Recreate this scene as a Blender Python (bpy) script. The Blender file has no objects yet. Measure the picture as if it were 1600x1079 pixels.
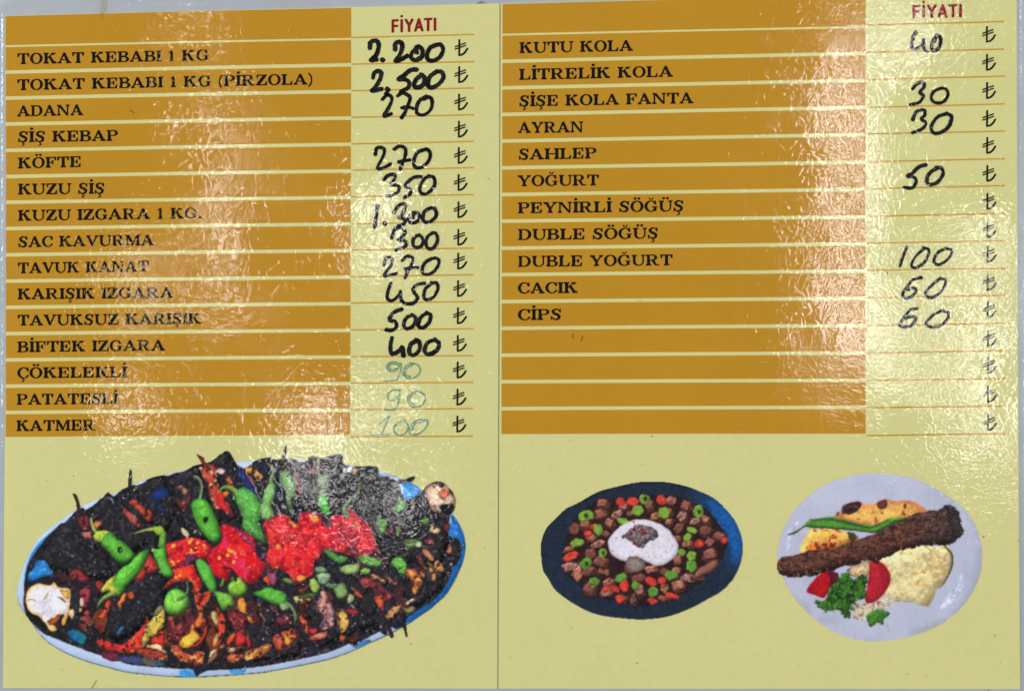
import bpy, math
import numpy as np
from mathutils import Matrix, Vector

S = bpy.context.scene
COL = S.collection

# ------------------------------------------------------------------ camera
F = 1250.0                       # focal length measured against the 1600 px wide photograph
DIST = 0.332                     # metres from the menu
def rot(a, b, c):
    ca, sa, cb, sb, cc, sc = math.cos(a), math.sin(a), math.cos(b), math.sin(b), math.cos(c), math.sin(c)
    return (np.array([[1, 0, 0], [0, ca, -sa], [0, sa, ca]]) @ np.array([[cb, 0, sb], [0, 1, 0], [-sb, 0, cb]])
            @ np.array([[cc, -sc, 0], [sc, cc, 0], [0, 0, 1]]))
RC = rot(-0.00355, 0.04224, -0.00769)
FL = np.diag([1.0, -1.0, -1.0])
CAMP = FL @ (-RC.T @ np.array([0, 0, DIST]))
cam = bpy.data.cameras.new('camera')
cam.sensor_width = 36.0
cam.lens = F / 1600 * 36
cam.clip_start = 0.01
cam.clip_end = 50
co = bpy.data.objects.new('camera', cam)
COL.objects.link(co)
ax = FL @ np.stack([RC[0], -RC[1], -RC[2]], 1)
m = np.eye(4); m[:3, :3] = ax; m[:3, 3] = CAMP
co.matrix_world = Matrix(m.tolist())
S.camera = co

def plane(px, py, z=0.0):
    """point of the menu (height z) that is seen at the measured position px, py"""
    px = np.asarray(px, float); py = np.asarray(py, float)
    d = np.stack([(px - 800) / F, (py - 539.5) / F, np.ones_like(px)], -1) @ RC
    d = d * np.array([1, -1, -1])
    t = (z - CAMP[2]) / d[..., 2]
    return CAMP + d * t[..., None]

# ------------------------------------------------------------------ light
S.view_settings.view_transform = 'Standard'
S.view_settings.look = 'None'
S.view_settings.exposure = 0.0
S.view_settings.gamma = 1.0
w = bpy.data.worlds.new('World'); S.world = w; w.use_nodes = True
bg = w.node_tree.nodes['Background']
bg.inputs[0].default_value = (0.86, 0.92, 1.0, 1); bg.inputs[1].default_value = 0.16

def lamp(name, pos, target, sx, sy, radiance, color=(1, 1, 1), spin=0.0):
    l = bpy.data.lights.new(name, 'AREA'); l.shape = 'RECTANGLE'; l.size = sx; l.size_y = sy
    l.energy = radiance * math.pi * sx * sy; l.color = color
    o = bpy.data.objects.new(name, l); COL.objects.link(o)
    pos = Vector(pos); d = (Vector(target) - pos).normalized()
    q = d.to_track_quat('-Z', 'Y')
    o.matrix_world = Matrix.Translation(pos) @ q.to_matrix().to_4x4() @ Matrix.Rotation(spin, 4, 'Z')
    return o
LH = 1.9
def ceiling_lamp(px, py, wpx, hpx, radiance, color=(1, 0.97, 0.95), spin=0.0):
    """a ceiling light whose mirror image in the flat film falls on px, py"""
    p = plane(px, py); d = p - CAMP; d[2] = -d[2]
    pos = p + d * (LH / d[2])
    k = (LH + CAMP[2]) / CAMP[2]
    mpp = DIST / F * k
    return lamp('ceiling_lamp', pos, (pos[0], pos[1], 0), wpx * mpp, hpx * mpp, radiance, color, spin)
# two softboxes added to the sides, outside the mirror direction, light the table evenly
lamp('side_softbox', (-2.9, 0.6, 1.15), (0, 0, 0), 1.7, 1.5, 13.6, (0.965, 0.985, 1.0))
lamp('side_softbox', (2.8, 0.7, 1.2), (0, 0, 0), 1.5, 1.4, 9.8, (0.965, 0.985, 1.0))
# ceiling lights seen as glare in the laminate
ceiling_lamp(348, 330, 27, 330, 18)
ceiling_lamp(225, 450, 50, 130, 7)
ceiling_lamp(215, 640, 50, 80, 12)
ceiling_lamp(295, 30, 34, 40, 15)
ceiling_lamp(592, 360, 40, 130, 18)
ceiling_lamp(490, 655, 60, 90, 18)
ceiling_lamp(610, 640, 100, 26, 12)
ceiling_lamp(500, 760, 100, 50, 11)
ceiling_lamp(620, 790, 80, 50, 11)
ceiling_lamp(1322, 310, 52, 520, 20)
ceiling_lamp(1385, 540, 60, 150, 11)
ceiling_lamp(1425, 60, 55, 90, 13)
ceiling_lamp(1530, 540, 45, 380, 17)

# ------------------------------------------------------------------ helpers
def lin(c):
    c = np.asarray(c, float) / 255.0
    return np.where(c <= 0.04045, c / 12.92, ((c + 0.055) / 1.055) ** 2.4)
EXPO = 0.86                      # light level on the menu: colours below are written as printed, seen in that light
def alb(c):
    return np.clip(lin(c) / EXPO, 0, 0.95)

def hmat(name):
    mt = bpy.data.materials.new(name); mt.use_nodes = True
    nt = mt.node_tree; nt.nodes.clear()
    out = nt.nodes.new('ShaderNodeOutputMaterial')
    return mt, nt, out
def print_mat(name, rgb, var=0.05, scale=900, var2=None, dots=0.0):
    """flat print: base colour with fine grain, a faint halftone and slow unevenness"""
    mt, nt, out = hmat(name)
    N = nt.nodes.new; L = nt.links.new
    b = N('ShaderNodeBsdfDiffuse')
    tc = N('ShaderNodeTexCoord')
    n1 = N('ShaderNodeTexNoise'); n1.inputs['Scale'].default_value = scale; n1.inputs['Detail'].default_value = 3
    n2 = N('ShaderNodeTexNoise'); n2.inputs['Scale'].default_value = 22; n2.inputs['Detail'].default_value = 3
    L(tc.outputs['Object'], n1.inputs['Vector']); L(tc.outputs['Object'], n2.inputs['Vector'])
    a = alb(rgb)
    mx = N('ShaderNodeMixRGB'); mx.inputs[1].default_value = (*np.clip(a * (1 - var * 2.2), 0, 1), 1)
    mx.inputs[2].default_value = (*np.clip(a * (1 + var * 2.2), 0, 1), 1)
    add = N('ShaderNodeMath'); add.operation = 'MULTIPLY_ADD'; add.inputs[1].default_value = 0.55; 
    L(n1.outputs['Fac'], add.inputs[0])
    mu = N('ShaderNodeMath'); mu.operation = 'MULTIPLY'; mu.inputs[1].default_value = 0.45
    L(n2.outputs['Fac'], mu.inputs[0]); L(mu.outputs[0], add.inputs[2])
    last = add
    if dots:
        wv = N('ShaderNodeTexWave'); wv.inputs['Scale'].default_value = 300; wv.inputs['Distortion'].default_value = 0.6
        wv.inputs['Detail'].default_value = 1; wv.bands_direction = 'DIAGONAL'
        L(tc.outputs['Object'], wv.inputs['Vector'])
        a2 = N('ShaderNodeMath'); a2.operation = 'MULTIPLY_ADD'; a2.inputs[1].default_value = dots
        L(wv.outputs['Fac'], a2.inputs[0]); L(last.outputs[0], a2.inputs[2]); last = a2
    L(last.outputs[0], mx.inputs[0])
    L(mx.outputs[0], b.inputs[0]); L(b.outputs[0], out.inputs[0])
    return mt

M = {}
M['page'] = print_mat('pale_yellow_print', (203, 199, 136), 0.04, 300)
M['bar'] = print_mat('ochre_print', (179, 131, 33), 0.06, 900, dots=0.10)
M['line'] = print_mat('thin_ochre_print', (190, 145, 48), 0.05, 900)
M['text'] = print_mat('black_print', (14, 15, 12), 0.15, 900)
M['lira'] = print_mat('black_lira_print', (20, 26, 10), 0.15, 900)
M['red'] = print_mat('dark_red_print', (132, 24, 30), 0.08, 900)
M['speck'] = print_mat('dirt', (105, 90, 45), 0.3, 2000)
M['core'] = print_mat('paper_core', (225, 222, 205), 0.03, 900)
M['crease'] = print_mat('crease_shadow_line', (128, 129, 98), 0.12, 900)
M['stain'] = print_mat('brown_glue_stain', (160, 148, 100), 0.1, 900)

def marker_mat(name, dark, light, lo, hi):
    mt, nt, out = hmat(name); N = nt.nodes.new; L = nt.links.new
    b = N('ShaderNodeBsdfDiffuse'); tc = N('ShaderNodeTexCoord')
    n = N('ShaderNodeTexNoise'); n.inputs['Scale'].default_value = 260; n.inputs['Detail'].default_value = 5
    n.inputs['Roughness'].default_value = 0.65; n.inputs['Distortion'].default_value = 1.5
    r = N('ShaderNodeValToRGB')
    r.color_ramp.elements[0].position = lo; r.color_ramp.elements[0].color = (*alb(dark), 1)
    r.color_ramp.elements[1].position = hi; r.color_ramp.elements[1].color = (*alb(light), 1)
    L(tc.outputs['Object'], n.inputs['Vector']); L(n.outputs['Fac'], r.inputs[0])
    L(r.outputs[0], b.inputs[0]); L(b.outputs[0], out.inputs[0])
    return mt
M['marker'] = marker_mat('black_marker_ink', (12, 12, 13), (52, 50, 48), 0.45, 0.78)
M['greymarker'] = marker_mat('thin_black_marker_ink', (20, 22, 20), (50, 50, 46), 0.45, 0.85)
M['green'] = marker_mat('green_pen_ink', (92, 136, 112), (140, 166, 122), 0.35, 0.8)

# laminating film: clear, glossy, wrinkled
mt, nt, out = hmat('laminating_film'); N = nt.nodes.new; L = nt.links.new
tc = N('ShaderNodeTexCoord')
def noise(scale, detail, rough, dist=0.0):
    n = N('ShaderNodeTexNoise'); n.inputs['Scale'].default_value = scale; n.inputs['Detail'].default_value = detail
    n.inputs['Roughness'].default_value = rough; n.inputs['Distortion'].default_value = dist
    L(tc.outputs['Object'], n.inputs['Vector']); return n
def mathn(op, a, b):
    x = N('ShaderNodeMath'); x.operation = op
    for i, v in enumerate((a, b)):
        if isinstance(v, (int, float)): x.inputs[i].default_value = v
        else: L(v, x.inputs[i])
    return x.outputs[0]
wr = noise(360, 0.7, 0.5, 0.9)          # wrinkles about 2 mm across
wr2 = noise(820, 0.5, 0.5, 0.8)         # finer crinkle
fine = noise(1500, 1.0, 0.5)             # orange peel
wav = noise(55, 1.0, 0.4)                # slow waves
msk = noise(38, 3, 0.6)                  # where the film is crinkled and where it lies smooth
mr = N('ShaderNodeMapRange'); mr.inputs['From Min'].default_value = 0.35; mr.inputs['From Max'].default_value = 0.68
mr.inputs['To Min'].default_value = 0.25; mr.inputs['To Max'].default_value = 1.2
L(msk.outputs['Fac'], mr.inputs[0])
h = mathn('MULTIPLY', wr.outputs['Fac'], 0.00014)
h = mathn('MULTIPLY', h, mr.outputs[0])
sxyz = N('ShaderNodeSeparateXYZ'); L(tc.outputs['Object'], sxyz.inputs[0])
msk2 = noise(24, 2, 0.5)                # the crinkle changes from coarse to fine over the sheet
fz = N('ShaderNodeMapRange'); fz.inputs['From Min'].default_value = 0.42; fz.inputs['From Max'].default_value = 0.60
L(mathn('ADD', msk2.outputs['Fac'], mathn('MULTIPLY', sxyz.outputs['X'], 0.45)), fz.inputs[0])
h = mathn('MULTIPLY', h, mathn('SUBTRACT', 1.0, mathn('MULTIPLY', fz.outputs[0], 0.55)))
h = mathn('ADD', h, mathn('MULTIPLY', mathn('MULTIPLY', wr2.outputs['Fac'], 0.000050), fz.outputs[0]))
h = mathn('ADD', h, mathn('MULTIPLY', fine.outputs['Fac'], 0.000007))
h = mathn('ADD', h, mathn('MULTIPLY', wav.outputs['Fac'], 0.00020))
bp = N('ShaderNodeBump'); bp.inputs['Strength'].default_value = 1.0; bp.inputs['Distance'].default_value = 1.0
L(h, bp.inputs['Height'])
gl = N('ShaderNodeBsdfGlossy'); gl.inputs['Roughness'].default_value = 0.07
L(bp.outputs[0], gl.inputs['Normal'])
tr = N('ShaderNodeBsdfTransparent')
geo = N('ShaderNodeNewGeometry'); vd = N('ShaderNodeVectorMath'); vd.operation = 'DOT_PRODUCT'
L(geo.outputs['Normal'], vd.inputs[0]); L(geo.outputs['Incoming'], vd.inputs[1])
fr_ = mathn('ADD', mathn('MULTIPLY', mathn('POWER', mathn('SUBTRACT', 1.0, mathn('ABSOLUTE', vd.outputs['Value'], 0.0)), 5.0), 0.95), 0.045)   # clear film, the same from both faces
mxs = N('ShaderNodeMixShader')
L(fr_, mxs.inputs[0]); L(tr.outputs[0], mxs.inputs[1]); L(gl.outputs[0], mxs.inputs[2]); L(mxs.outputs[0], out.inputs[0])
M['film'] = mt

def link(name, me, mat, parent=None, label=None, **kw):
    o = bpy.data.objects.new(name, me); COL.objects.link(o)
    if mat is not None: me.materials.append(mat)
    if parent is not None: o.parent = parent
    if label: o['label'] = label
    for k, v in kw.items(): o[k] = v
    return o
def quads_mesh(name, V, nq=None):
    """V (n,4,3) -> mesh of n quads"""
    V = np.asarray(V, np.float32); n = len(V)
    me = bpy.data.meshes.new(name)
    me.vertices.add(n * 4); me.vertices.foreach_set('co', V.reshape(-1))
    me.loops.add(n * 4); me.loops.foreach_set('vertex_index', np.arange(n * 4, dtype=np.int32))
    me.polygons.add(n); me.polygons.foreach_set('loop_start', np.arange(0, n * 4, 4, dtype=np.int32))
    me.update(); me.validate()
    return me
def poly_mesh(name, pts, z):
    P = plane([p[0] for p in pts], [p[1] for p in pts], z)
    me = bpy.data.meshes.new(name); me.from_pydata([tuple(p) for p in P], [], [list(range(len(pts)))[::-1]]); me.update()
    return me

ZP, ZB, ZT, ZK, ZF = 0.00040, 0.00043, 0.00046, 0.00050, 0.00080

# ------------------------------------------------------------------ the table and the menu
tb, nt, out = hmat('white_laminate_tabletop'); N = nt.nodes.new; L = nt.links.new
pr = N('ShaderNodeBsdfPrincipled'); pr.inputs['Roughness'].default_value = 0.35
tcc = N('ShaderNodeTexCoord'); nn = N('ShaderNodeTexNoise'); nn.inputs['Scale'].default_value = 60; nn.inputs['Detail'].default_value = 6
mx = N('ShaderNodeMixRGB'); mx.inputs[1].default_value = (*alb((152, 158, 164)), 1); mx.inputs[2].default_value = (*alb((172, 177, 181)), 1)
L(tcc.outputs['Object'], nn.inputs['Vector']); L(nn.outputs['Fac'], mx.inputs[0]); L(mx.outputs[0], pr.inputs['Base Color']); L(pr.outputs[0], out.inputs[0])
me = bpy.data.meshes.new('tabletop')
me.from_pydata([(-.9, -.6, 0), (.9, -.6, 0), (.9, .6, 0), (-.9, .6, 0), (-.9, -.6, -.03), (.9, -.6, -.03), (.9, .6, -.03), (-.9, .6, -.03)], [],
               [(0, 1, 2, 3), (7, 6, 5, 4), (0, 4, 5, 1), (1, 5, 6, 2), (2, 6, 7, 3), (3, 7, 4, 0)])
link('tabletop', me, tb, kind='structure', label='pale grey white tabletop under the laminated menu')

menu = bpy.data.objects.new('laminated_menu', None); COL.objects.link(menu)
menu['label'] = 'laminated yellow and ochre two-page kebab menu with handwritten prices and food pictures'
menu['category'] = 'menu'

L0 = lambda x: 25 - (x - 8) * 0.0242            # upper edge of the paper
def page(pts, label):
    a = plane([p[0] for p in pts], [p[1] for p in pts], ZP); b = a.copy(); b[:, 2] = 0.00004
    n = len(pts)
    me = bpy.data.meshes.new('page')
    me.from_pydata([tuple(v) for v in a] + [tuple(v) for v in b], [],
                   [list(range(n))[::-1], [n + i for i in range(n)]] + [[i, (i + 1) % n, n + (i + 1) % n, n + i] for i in range(n)])
    return link('page', me, M['page'], menu, label)
pageL = page([(8, 25), (400, 15.2), (781, 5.8), (780, 300), (779, 600), (777.3, 1075), (4.5, 1074), (6, 850), (9, 550), (9.5, 300)], 'left page of the menu with meat dishes')
pageR = page([(782.2, 5.8), (1040, 0), (1588.5, -13.5), (1590, 500), (1591.5, 750), (1594, 1076), (778.6, 1075), (780.2, 600), (781.2, 300)], 'right page of the menu with drinks and sides')

# separators between rows, measured
SX = [10, 548, 795, 1350]
SEP = [[72.5, 113, 153.5, 194, 235, 275.8, 316, 357, 398, 439, 480, 521, 562, 603, 644, 685],
       [61, 101.5, 143, 184.5, 225.5, 267, 308.5, 350, 391.5, 433, 474.3, 516, 557.5, 599, 640.5, 682],
       [54.5, 96, 137.5, 179, 220.5, 262.3, 304, 345.5, 387.7, 429, 471, 512.7, 554.7, 596, 638, 680.5],
       [42.5, 83.7, 126, 168, 210.5, 253.5, 296, 339, 381, 423.5, 466, 508.5, 551.2, 594, 636, 680]]
def bar(x0, x1, a, b, k, par):
    def y(side, i, s):
        if i < 0: return L0(x0 if side == a else x1) + 0.5
        t = 1.6 if i == 0 else 2.8
        return SEP[side][i] + s * t
    ya0, ya1 = y(a, k - 1, 1), y(a, k, -1); yb0, yb1 = y(b, k - 1, 1), y(b, k, -1)
    n = 8; pts = []
    for i in range(n + 1):
        u = i / n; pts.append((x0 + (x1 - x0) * u, ya0 + (yb0 - ya0) * u - 0.35 * math.sin(u * math.pi)))
    for i in range(n, -1, -1):
        u = i / n; pts.append((x0 + (x1 - x0) * u, ya1 + (yb1 - ya1) * u - 0.35 * math.sin(u * math.pi)))
    link('row_bar', poly_mesh('row_bar', pts, ZB), M['bar'], par)
for k in range(16):
    bar(8.6 + 0.8 * math.sin(k / 5), 548.7 - k * 0.1, 0, 1, k, pageL)
    bar(785.3 - k * 0.12, 1352.5, 2, 3, k, pageR)

PL = [(59, 54), (100.5, 96.5), (142, 137.7), (183.5, 179.5), (225, 221), (266, 262), (307.5, 304), (349.7, 346.2), (390.5, 387.5), (432.5, 429),
      (473.3, 471), (515.3, 513.3), (557, 555.3), (598.2, 597), (639.5, 638), (682, 681)]
PR = [(39.5, 34), (82, 77), (124.7, 119.2), (168.2, 162.5), (209.5, 205), (253, 248), (295, 290), (338.2, 333.5), (380, 376.2), (422, 419.2),
      (465.5, 461), (508.7, 505), (551.5, 547.5), (594, 591.2), (636.7, 634), (680.2, 677)]
def pline(x0, y0, x1, y1, par, wd=1.15):
    link('price_line', poly_mesh('price_line', [(x0, y0 - wd), (x1, y1 - wd), (x1, y1 + wd), (x0, y0 + wd)], ZB), M['line'], par)
for k in range(16):
    pline(549.3 - k * .08, PL[k][0], 741 - k * 0.12, PL[k][1], pageL)
    pline(1354, PR[k][0], 1569.5 + k * 0.12, PR[k][1], pageR)

# seam between the two sheets
link('seam', poly_mesh('seam', [(780.6, 5.8), (782.0, 5.8), (781.2, 300), (780.0, 600), (778.4, 1075), (777.0, 1075), (778.6, 600), (779.8, 300)], ZB + 0.000012), M['crease'], menu,
     'thin dark seam between the two pages')

# ------------------------------------------------------------------ raster -> mesh for lettering
def runs_mesh(name, mask, x0, y0, res, z):
    """mask rows -> horizontal runs -> quads; equal runs of neighbouring rows are merged"""
    Hh, Ww = mask.shape
    open_ = {}; rects = []
    for r in range(Hh + 1):
        cur = {}
        if r < Hh:
            row = np.concatenate([[0], mask[r].astype(np.int8), [0]]); d = np.diff(row)
            for s, e in zip(np.nonzero(d == 1)[0], np.nonzero(d == -1)[0]): cur[(int(s), int(e))] = r
        for key, st in open_.items():
            if key in cur: cur[key] = st
            else: rects.append((key[0], key[1], st, r))
        open_ = cur
    R_ = np.array(rects, float)
    if not len(R_): return None
    xs0, xs1, ys0, ys1 = (x0 + R_[:, 0] / res, x0 + R_[:, 1] / res, y0 + R_[:, 2] / res, y0 + R_[:, 3] / res)
    V = np.stack([plane(xs0, ys1, z), plane(xs1, ys1, z), plane(xs1, ys0, z), plane(xs0, ys0, z)], 1)
    return quads_mesh(name, V)

def inpoly(X, Y, pts):
    ins = np.zeros(X.shape, bool); n = len(pts)
    for i in range(n):
        xa, ya = pts[i]; xb, yb = pts[(i + 1) % n]
        if ya == yb: continue
        c = ((ya > Y) != (yb > Y)) & (X < (xb - xa) * (Y - ya) / (yb - ya) + xa)
        ins ^= c
    return ins
def catmull(pts, n=10, closed=False):
    P = [np.array(p, float) for p in pts]
    if len(P) < 3 and not closed: return np.array([P[0] * (1 - t) + P[-1] * t for t in np.linspace(0, 1, n)])
    if closed: P = [P[-1]] + P + [P[0], P[1]]
    else: P = [2 * P[0] - P[1]] + P + [2 * P[-1] - P[-2]]
    o = []
    for i in range(1, len(P) - 2):
        for t in np.linspace(0, 1, n, endpoint=False):
            a, b, c, d = P[i - 1:i + 3]
            o.append(0.5 * (2 * b + (c - a) * t + (2 * a - 5 * b + 4 * c - d) * t * t + (3 * b - a - 3 * c + d) * t ** 3))
    o.append(P[-2]); return np.array(o)
def instroke(X, Y, line, wd):
    ins = np.zeros(X.shape, bool); wd = np.broadcast_to(wd, (len(line),))
    for i in range(len(line) - 1):
        a, b = line[i], line[i + 1]; d = b - a; q = d @ d + 1e-12
        t = np.clip(((X - a[0]) * d[0] + (Y - a[1]) * d[1]) / q, 0, 1)
        r = (wd[i] * (1 - t) + wd[i + 1] * t) / 2
        ins |= (X - a[0] - t * d[0]) ** 2 + (Y - a[1] - t * d[1]) ** 2 <= r * r
    return ins

# bold slab-serif capitals, cap height 1, y up; each glyph: width and list of (sign, kind, data)
SW, ST = 0.245, 0.105
def Rc(x0, y0, x1, y1): return ('+', 'p', [(x0, y0), (x1, y0), (x1, y1), (x0, y1)])
def Pg(*pts, s='+'): return (s, 'p', list(pts))
def El(cx, cy, rx, ry, s='+'): return (s, 'e', (cx, cy, rx, ry))
def serif(xa, xb, y, up, l=0.11, r=0.11):
    """slab under (up=1) or over (up=-1) a stem xa..xb with brackets"""
    k = up
    return [Pg((xa - l, y), (xb + r, y), (xb + r, y + k * ST), (xa - l, y + k * ST)),
            Pg((xa - l * .6, y + k * ST * .9), (xb + r * .6, y + k * ST * .9), (xb, y + k * (ST + .10)), (xa, y + k * (ST + .10)))]
def stem(x, w=SW, bl=.11, br=.11, tl=.11, trr=.11): return [Rc(x, 0, x + w, 1)] + serif(x, x + w, 0, 1, bl, br) + serif(x, x + w, 1, -1, tl, trr)
def armT(x0, x1, xt=None):       # top arm ending in a hanging serif at x1
    return [Rc(x0, 1 - ST, x1, 1), Pg((x1, 1), (x1, .66), (x1 - .055, .66), (x1 - .17, 1 - ST))]
def armB(x0, x1): return [Rc(x0, 0, x1, ST), Pg((x1 - .03, 0), (x1 + .035, .36), (x1 - .025, .36), (x1 - .18, ST), (x1 - .2, 0))]
G = {}
G['I'] = (.46, stem(.12))
G['A'] = (1.27, [Pg((.12, .04), (.22, .04), (.63, .86), (.60, 1), (.54, 1)), Pg((.54, 1.0), (.68, 1.0), (1.15, .04), (.88, .04), (.52, .84)), Rc(.28, .27, .92, .36)]
          + serif(.13, .22, 0, 1, .13, .13) + serif(.90, 1.13, 0, 1, .11, .13))
G['V'] = (1.2, [Pg((.08, .96), (.34, .96), (.68, .18), (.62, 0), (.54, 0)), Pg((.54, 0), (.66, 0), (1.08, .96), (.98, .96), (.60, .16))] + serif(.10, .33, 1, -1, .1, .1) + serif(.97, 1.07, 1, -1, .12, .12))
G['B'] = (1.07, stem(.13, br=0, trr=0) + [El(.62, .755, .34, .245), El(.66, .27, .40, .27), Rc(.2, .5, .62, 1), Rc(.2, 0, .66, .53),
          ('-', 'e', (.60, .745, .145, .155)), ('-', 'p', [(.345, .59), (.60, .59), (.60, .90), (.345, .90)]), ('-', 'e', (.64, .27, .175, .18)), ('-', 'p', [(.345, .09), (.64, .09), (.64, .45), (.345, .45)])])
G['D'] = (1.2, stem(.13, br=0, trr=0) + [El(.58, .5, .58, .5), Pg((-.2, -.1), (.2, -.1), (.2, 1.1), (-.2, 1.1), s='-'), Rc(.2, 0, .58, 1), ('-', 'e', (.56, .5, .36, .41)),
          ('-', 'p', [(.345, .09), (.56, .09), (.56, .91), (.345, .91)])] + [Rc(.02, 0, .345, ST), Rc(.02, 1 - ST, .345, 1), Rc(.13, 0, .345, 1)])
G['O'] = (1.18, [El(.59, .5, .57, .52), ('-', 'e', (.59, .5, .34, .425))])
G['C'] = (1.05, [El(.58, .5, .56, .52), ('-', 'e', (.62, .5, .37, .425)), ('-', 'p', [(.66, .36), (1.4, .22), (1.4, .80), (.66, .62)]), Pg((.93, 1.0), (1.0, 1.0), (1.0, .64), (.93, .64), (.80, .86)),
          Pg((1.0, .28), (.93, .30), (.80, .12), (.86, .05))])
G['G'] = (1.2, G['C'][1] + [Rc(.83, .06, 1.05, .44)] + [Rc(.70, .40, 1.17, .48), Pg((.83, .06), (.7, .04), (.83, .2))])
G['E'] = (1.08, stem(.13, br=0, trr=0) + armT(.2, .98) + armB(.2, .98) + [Rc(.3, .46, .70, .545), Pg((.72, .70), (.66, .70), (.58, .545), (.58, .46), (.66, .30), (.72, .30))])
G['F'] = (1.03, stem(.13, trr=0) + armT(.2, .98) + [Rc(.3, .45, .70, .535), Pg((.72, .70), (.66, .70), (.58, .535), (.58, .45), (.66, .29), (.72, .29))])
G['H'] = (1.34, stem(.13) + stem(.99) + [Rc(.3, .455, 1.05, .55)])
G['K'] = (1.27, stem(.13) + [Pg((.33, .42), (.33, .54), (.86, .97), (.99, .97)), Pg((.50, .56), (.66, .70), (1.10, .05), (.82, .05))] + serif(.85, .98, 1, -1, .12, .13) + serif(.85, 1.10, 0, 1, .06, .13))
G['L'] = (1.05, stem(.13, br=0) + armB(.2, .97))
G['M'] = (1.5, [Rc(.14, .03, .24, 1), Rc(1.14, 0, 1.36, 1), Pg((.10, 1), (.34, 1), (.78, .30), (.70, .02), (.66, .02)), Pg((.66, .02), (.76, .02), (1.22, 1), (1.10, 1))]
          + serif(.14, .24, 0, 1, .12, .12) + serif(1.14, 1.36, 0, 1, .11, .11) + [Rc(.02, 1 - ST, .3, 1), Rc(1.1, 1 - ST, 1.48, 1)])
G['N'] = (1.3, [Rc(.15, 0, .25, 1), Rc(1.03, 0, 1.13, 1), Pg((.08, 1), (.36, 1), (1.13, .06), (1.13, 0), (.98, 0))] + serif(.15, .25, 0, 1, .13, .13) + serif(1.03, 1.13, 1, -1, .13, .13) + [Rc(.02, 1 - ST, .3, 1)])
G['P'] = (1.05, stem(.13, trr=0) + [El(.62, .725, .40, .275), Rc(.2, .45, .62, 1), ('-', 'e', (.60, .725, .19, .185)), ('-', 'p', [(.345, .54), (.60, .54), (.60, .91), (.345, .91)])])
G['R'] = (1.25, stem(.13, trr=0) + [El(.62, .73, .40, .27), Rc(.2, .46, .62, 1), ('-', 'e', (.60, .73, .19, .18)), ('-', 'p', [(.345, .55), (.60, .55), (.60, .91), (.345, .91)]),
          Pg((.50, .48), (.74, .52), (.96, .12), (1.22, .10), (1.22, 0), (.84, 0))])
G['T'] = (1.12, stem(.45, tl=0, trr=0) + [Rc(.04, 1 - ST, 1.08, 1), Pg((.02, 1), (.04, .64), (.10, .64), (.22, 1 - ST), (.22, 1)), Pg((1.10, 1), (1.08, .64), (1.02, .64), (.90, 1 - ST), (.90, 1))])
G['U'] = (1.22, [Rc(.13, .32, .345, 1), Rc(1.0, .32, 1.09, 1), El(.61, .36, .48, .38), ('-', 'e', (.67, .38, .325, .30)), ('-', 'p', [(.345, .38), (.995, .38), (.995, 1.2), (.345, 1.2)]),
          Rc(.13, .32, .345, 1), Rc(1.0, .34, 1.09, 1)] + serif(.13, .345, 1, -1) + serif(1.0, 1.09, 1, -1, .13, .13))
G['Y'] = (1.2, [Rc(.49, 0, .705, .46)] + serif(.49, .705, 0, 1) + [Pg((.10, .97), (.35, .97), (.705, .42), (.49, .36)), Pg((.96, .97), (1.07, .97), (.705, .40), (.60, .42))] + serif(.11, .33, 1, -1, .1, .1) + serif(.96, 1.06, 1, -1, .12, .12))
G['Z'] = (1.05, [Rc(.08, 1 - ST, .98, 1), Rc(.04, 0, 1.0, ST), Pg((.04, ST), (.04, 0), (.30, 0), (.98, 1 - ST), (.98, 1), (.72, 1)), Pg((.08, 1), (.08, .66), (.14, .66), (.28, 1)), Pg((1.0, 0), (1.02, .36), (.96, .36), (.78, 0))])
Sp = catmull([(.80, .74), (.66, .93), (.42, .95), (.22, .80), (.30, .60), (.56, .48), (.74, .32), (.66, .10), (.42, .04), (.22, .12), (.10, .28)], 6)
Sw_ = np.interp(np.linspace(0, 1, len(Sp)), [0, .12, .3, .5, .68, .85, 1], [.07, .10, .19, .235, .19, .10, .07])
G['S'] = (.95, [('+', 's', (Sp, Sw_)), Rc(.80, .66, .87, 1.0), Rc(.05, 0, .12, .36)])
G['1'] = (.62, [Rc(.22, 0, .42, 1)] + serif(.22, .42, 0, 1, .12, .12) + [Pg((.06, .84), (.42, 1), (.28, .84), (.06, .76))])
G['('] = (.45, [El(.48, .42, .40, .66), ('-', 'e', (.60, .42, .42, .60)), ('-', 'p', [(.42, -.5), (1.4, -.5), (1.4, 1.4), (.42, 1.4)])])
G[')'] = (.45, [El(-.03, .42, .40, .66), ('-', 'e', (-.15, .42, .42, .60)), ('-', 'p', [(.03, -.5), (-1.4, -.5), (-1.4, 1.4), (.03, 1.4)])])
G['.'] = (.36, [El(.17, .10, .12, .12)])
def dot2(w): return [El(w / 2 - .17, 1.21, .11, .105), El(w / 2 + .17, 1.21, .11, .105)]
def ced(w): return [('+', 's', (catmull([(w / 2, .02), (w / 2 - .03, -.10), (w / 2 + .08, -.17), (w / 2 + .03, -.29), (w / 2 - .12, -.30)], 4), .075))]
def breve(w): return [('+', 's', (catmull([(w / 2 - .17, 1.25), (w / 2 - .09, 1.14), (w / 2 + .09, 1.14), (w / 2 + .17, 1.25)], 4), .075))]
for c, b, f_ in (('Ö', 'O', dot2), ('Ü', 'U', dot2), ('Ş', 'S', ced), ('Ç', 'C', ced), ('Ğ', 'G', breve)):
    G[c] = (G[b][0], G[b][1] + f_(G[b][0]))
G['İ'] = (.46, G['I'][1] + [El(.24, 1.22, .125, .12)])
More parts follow.
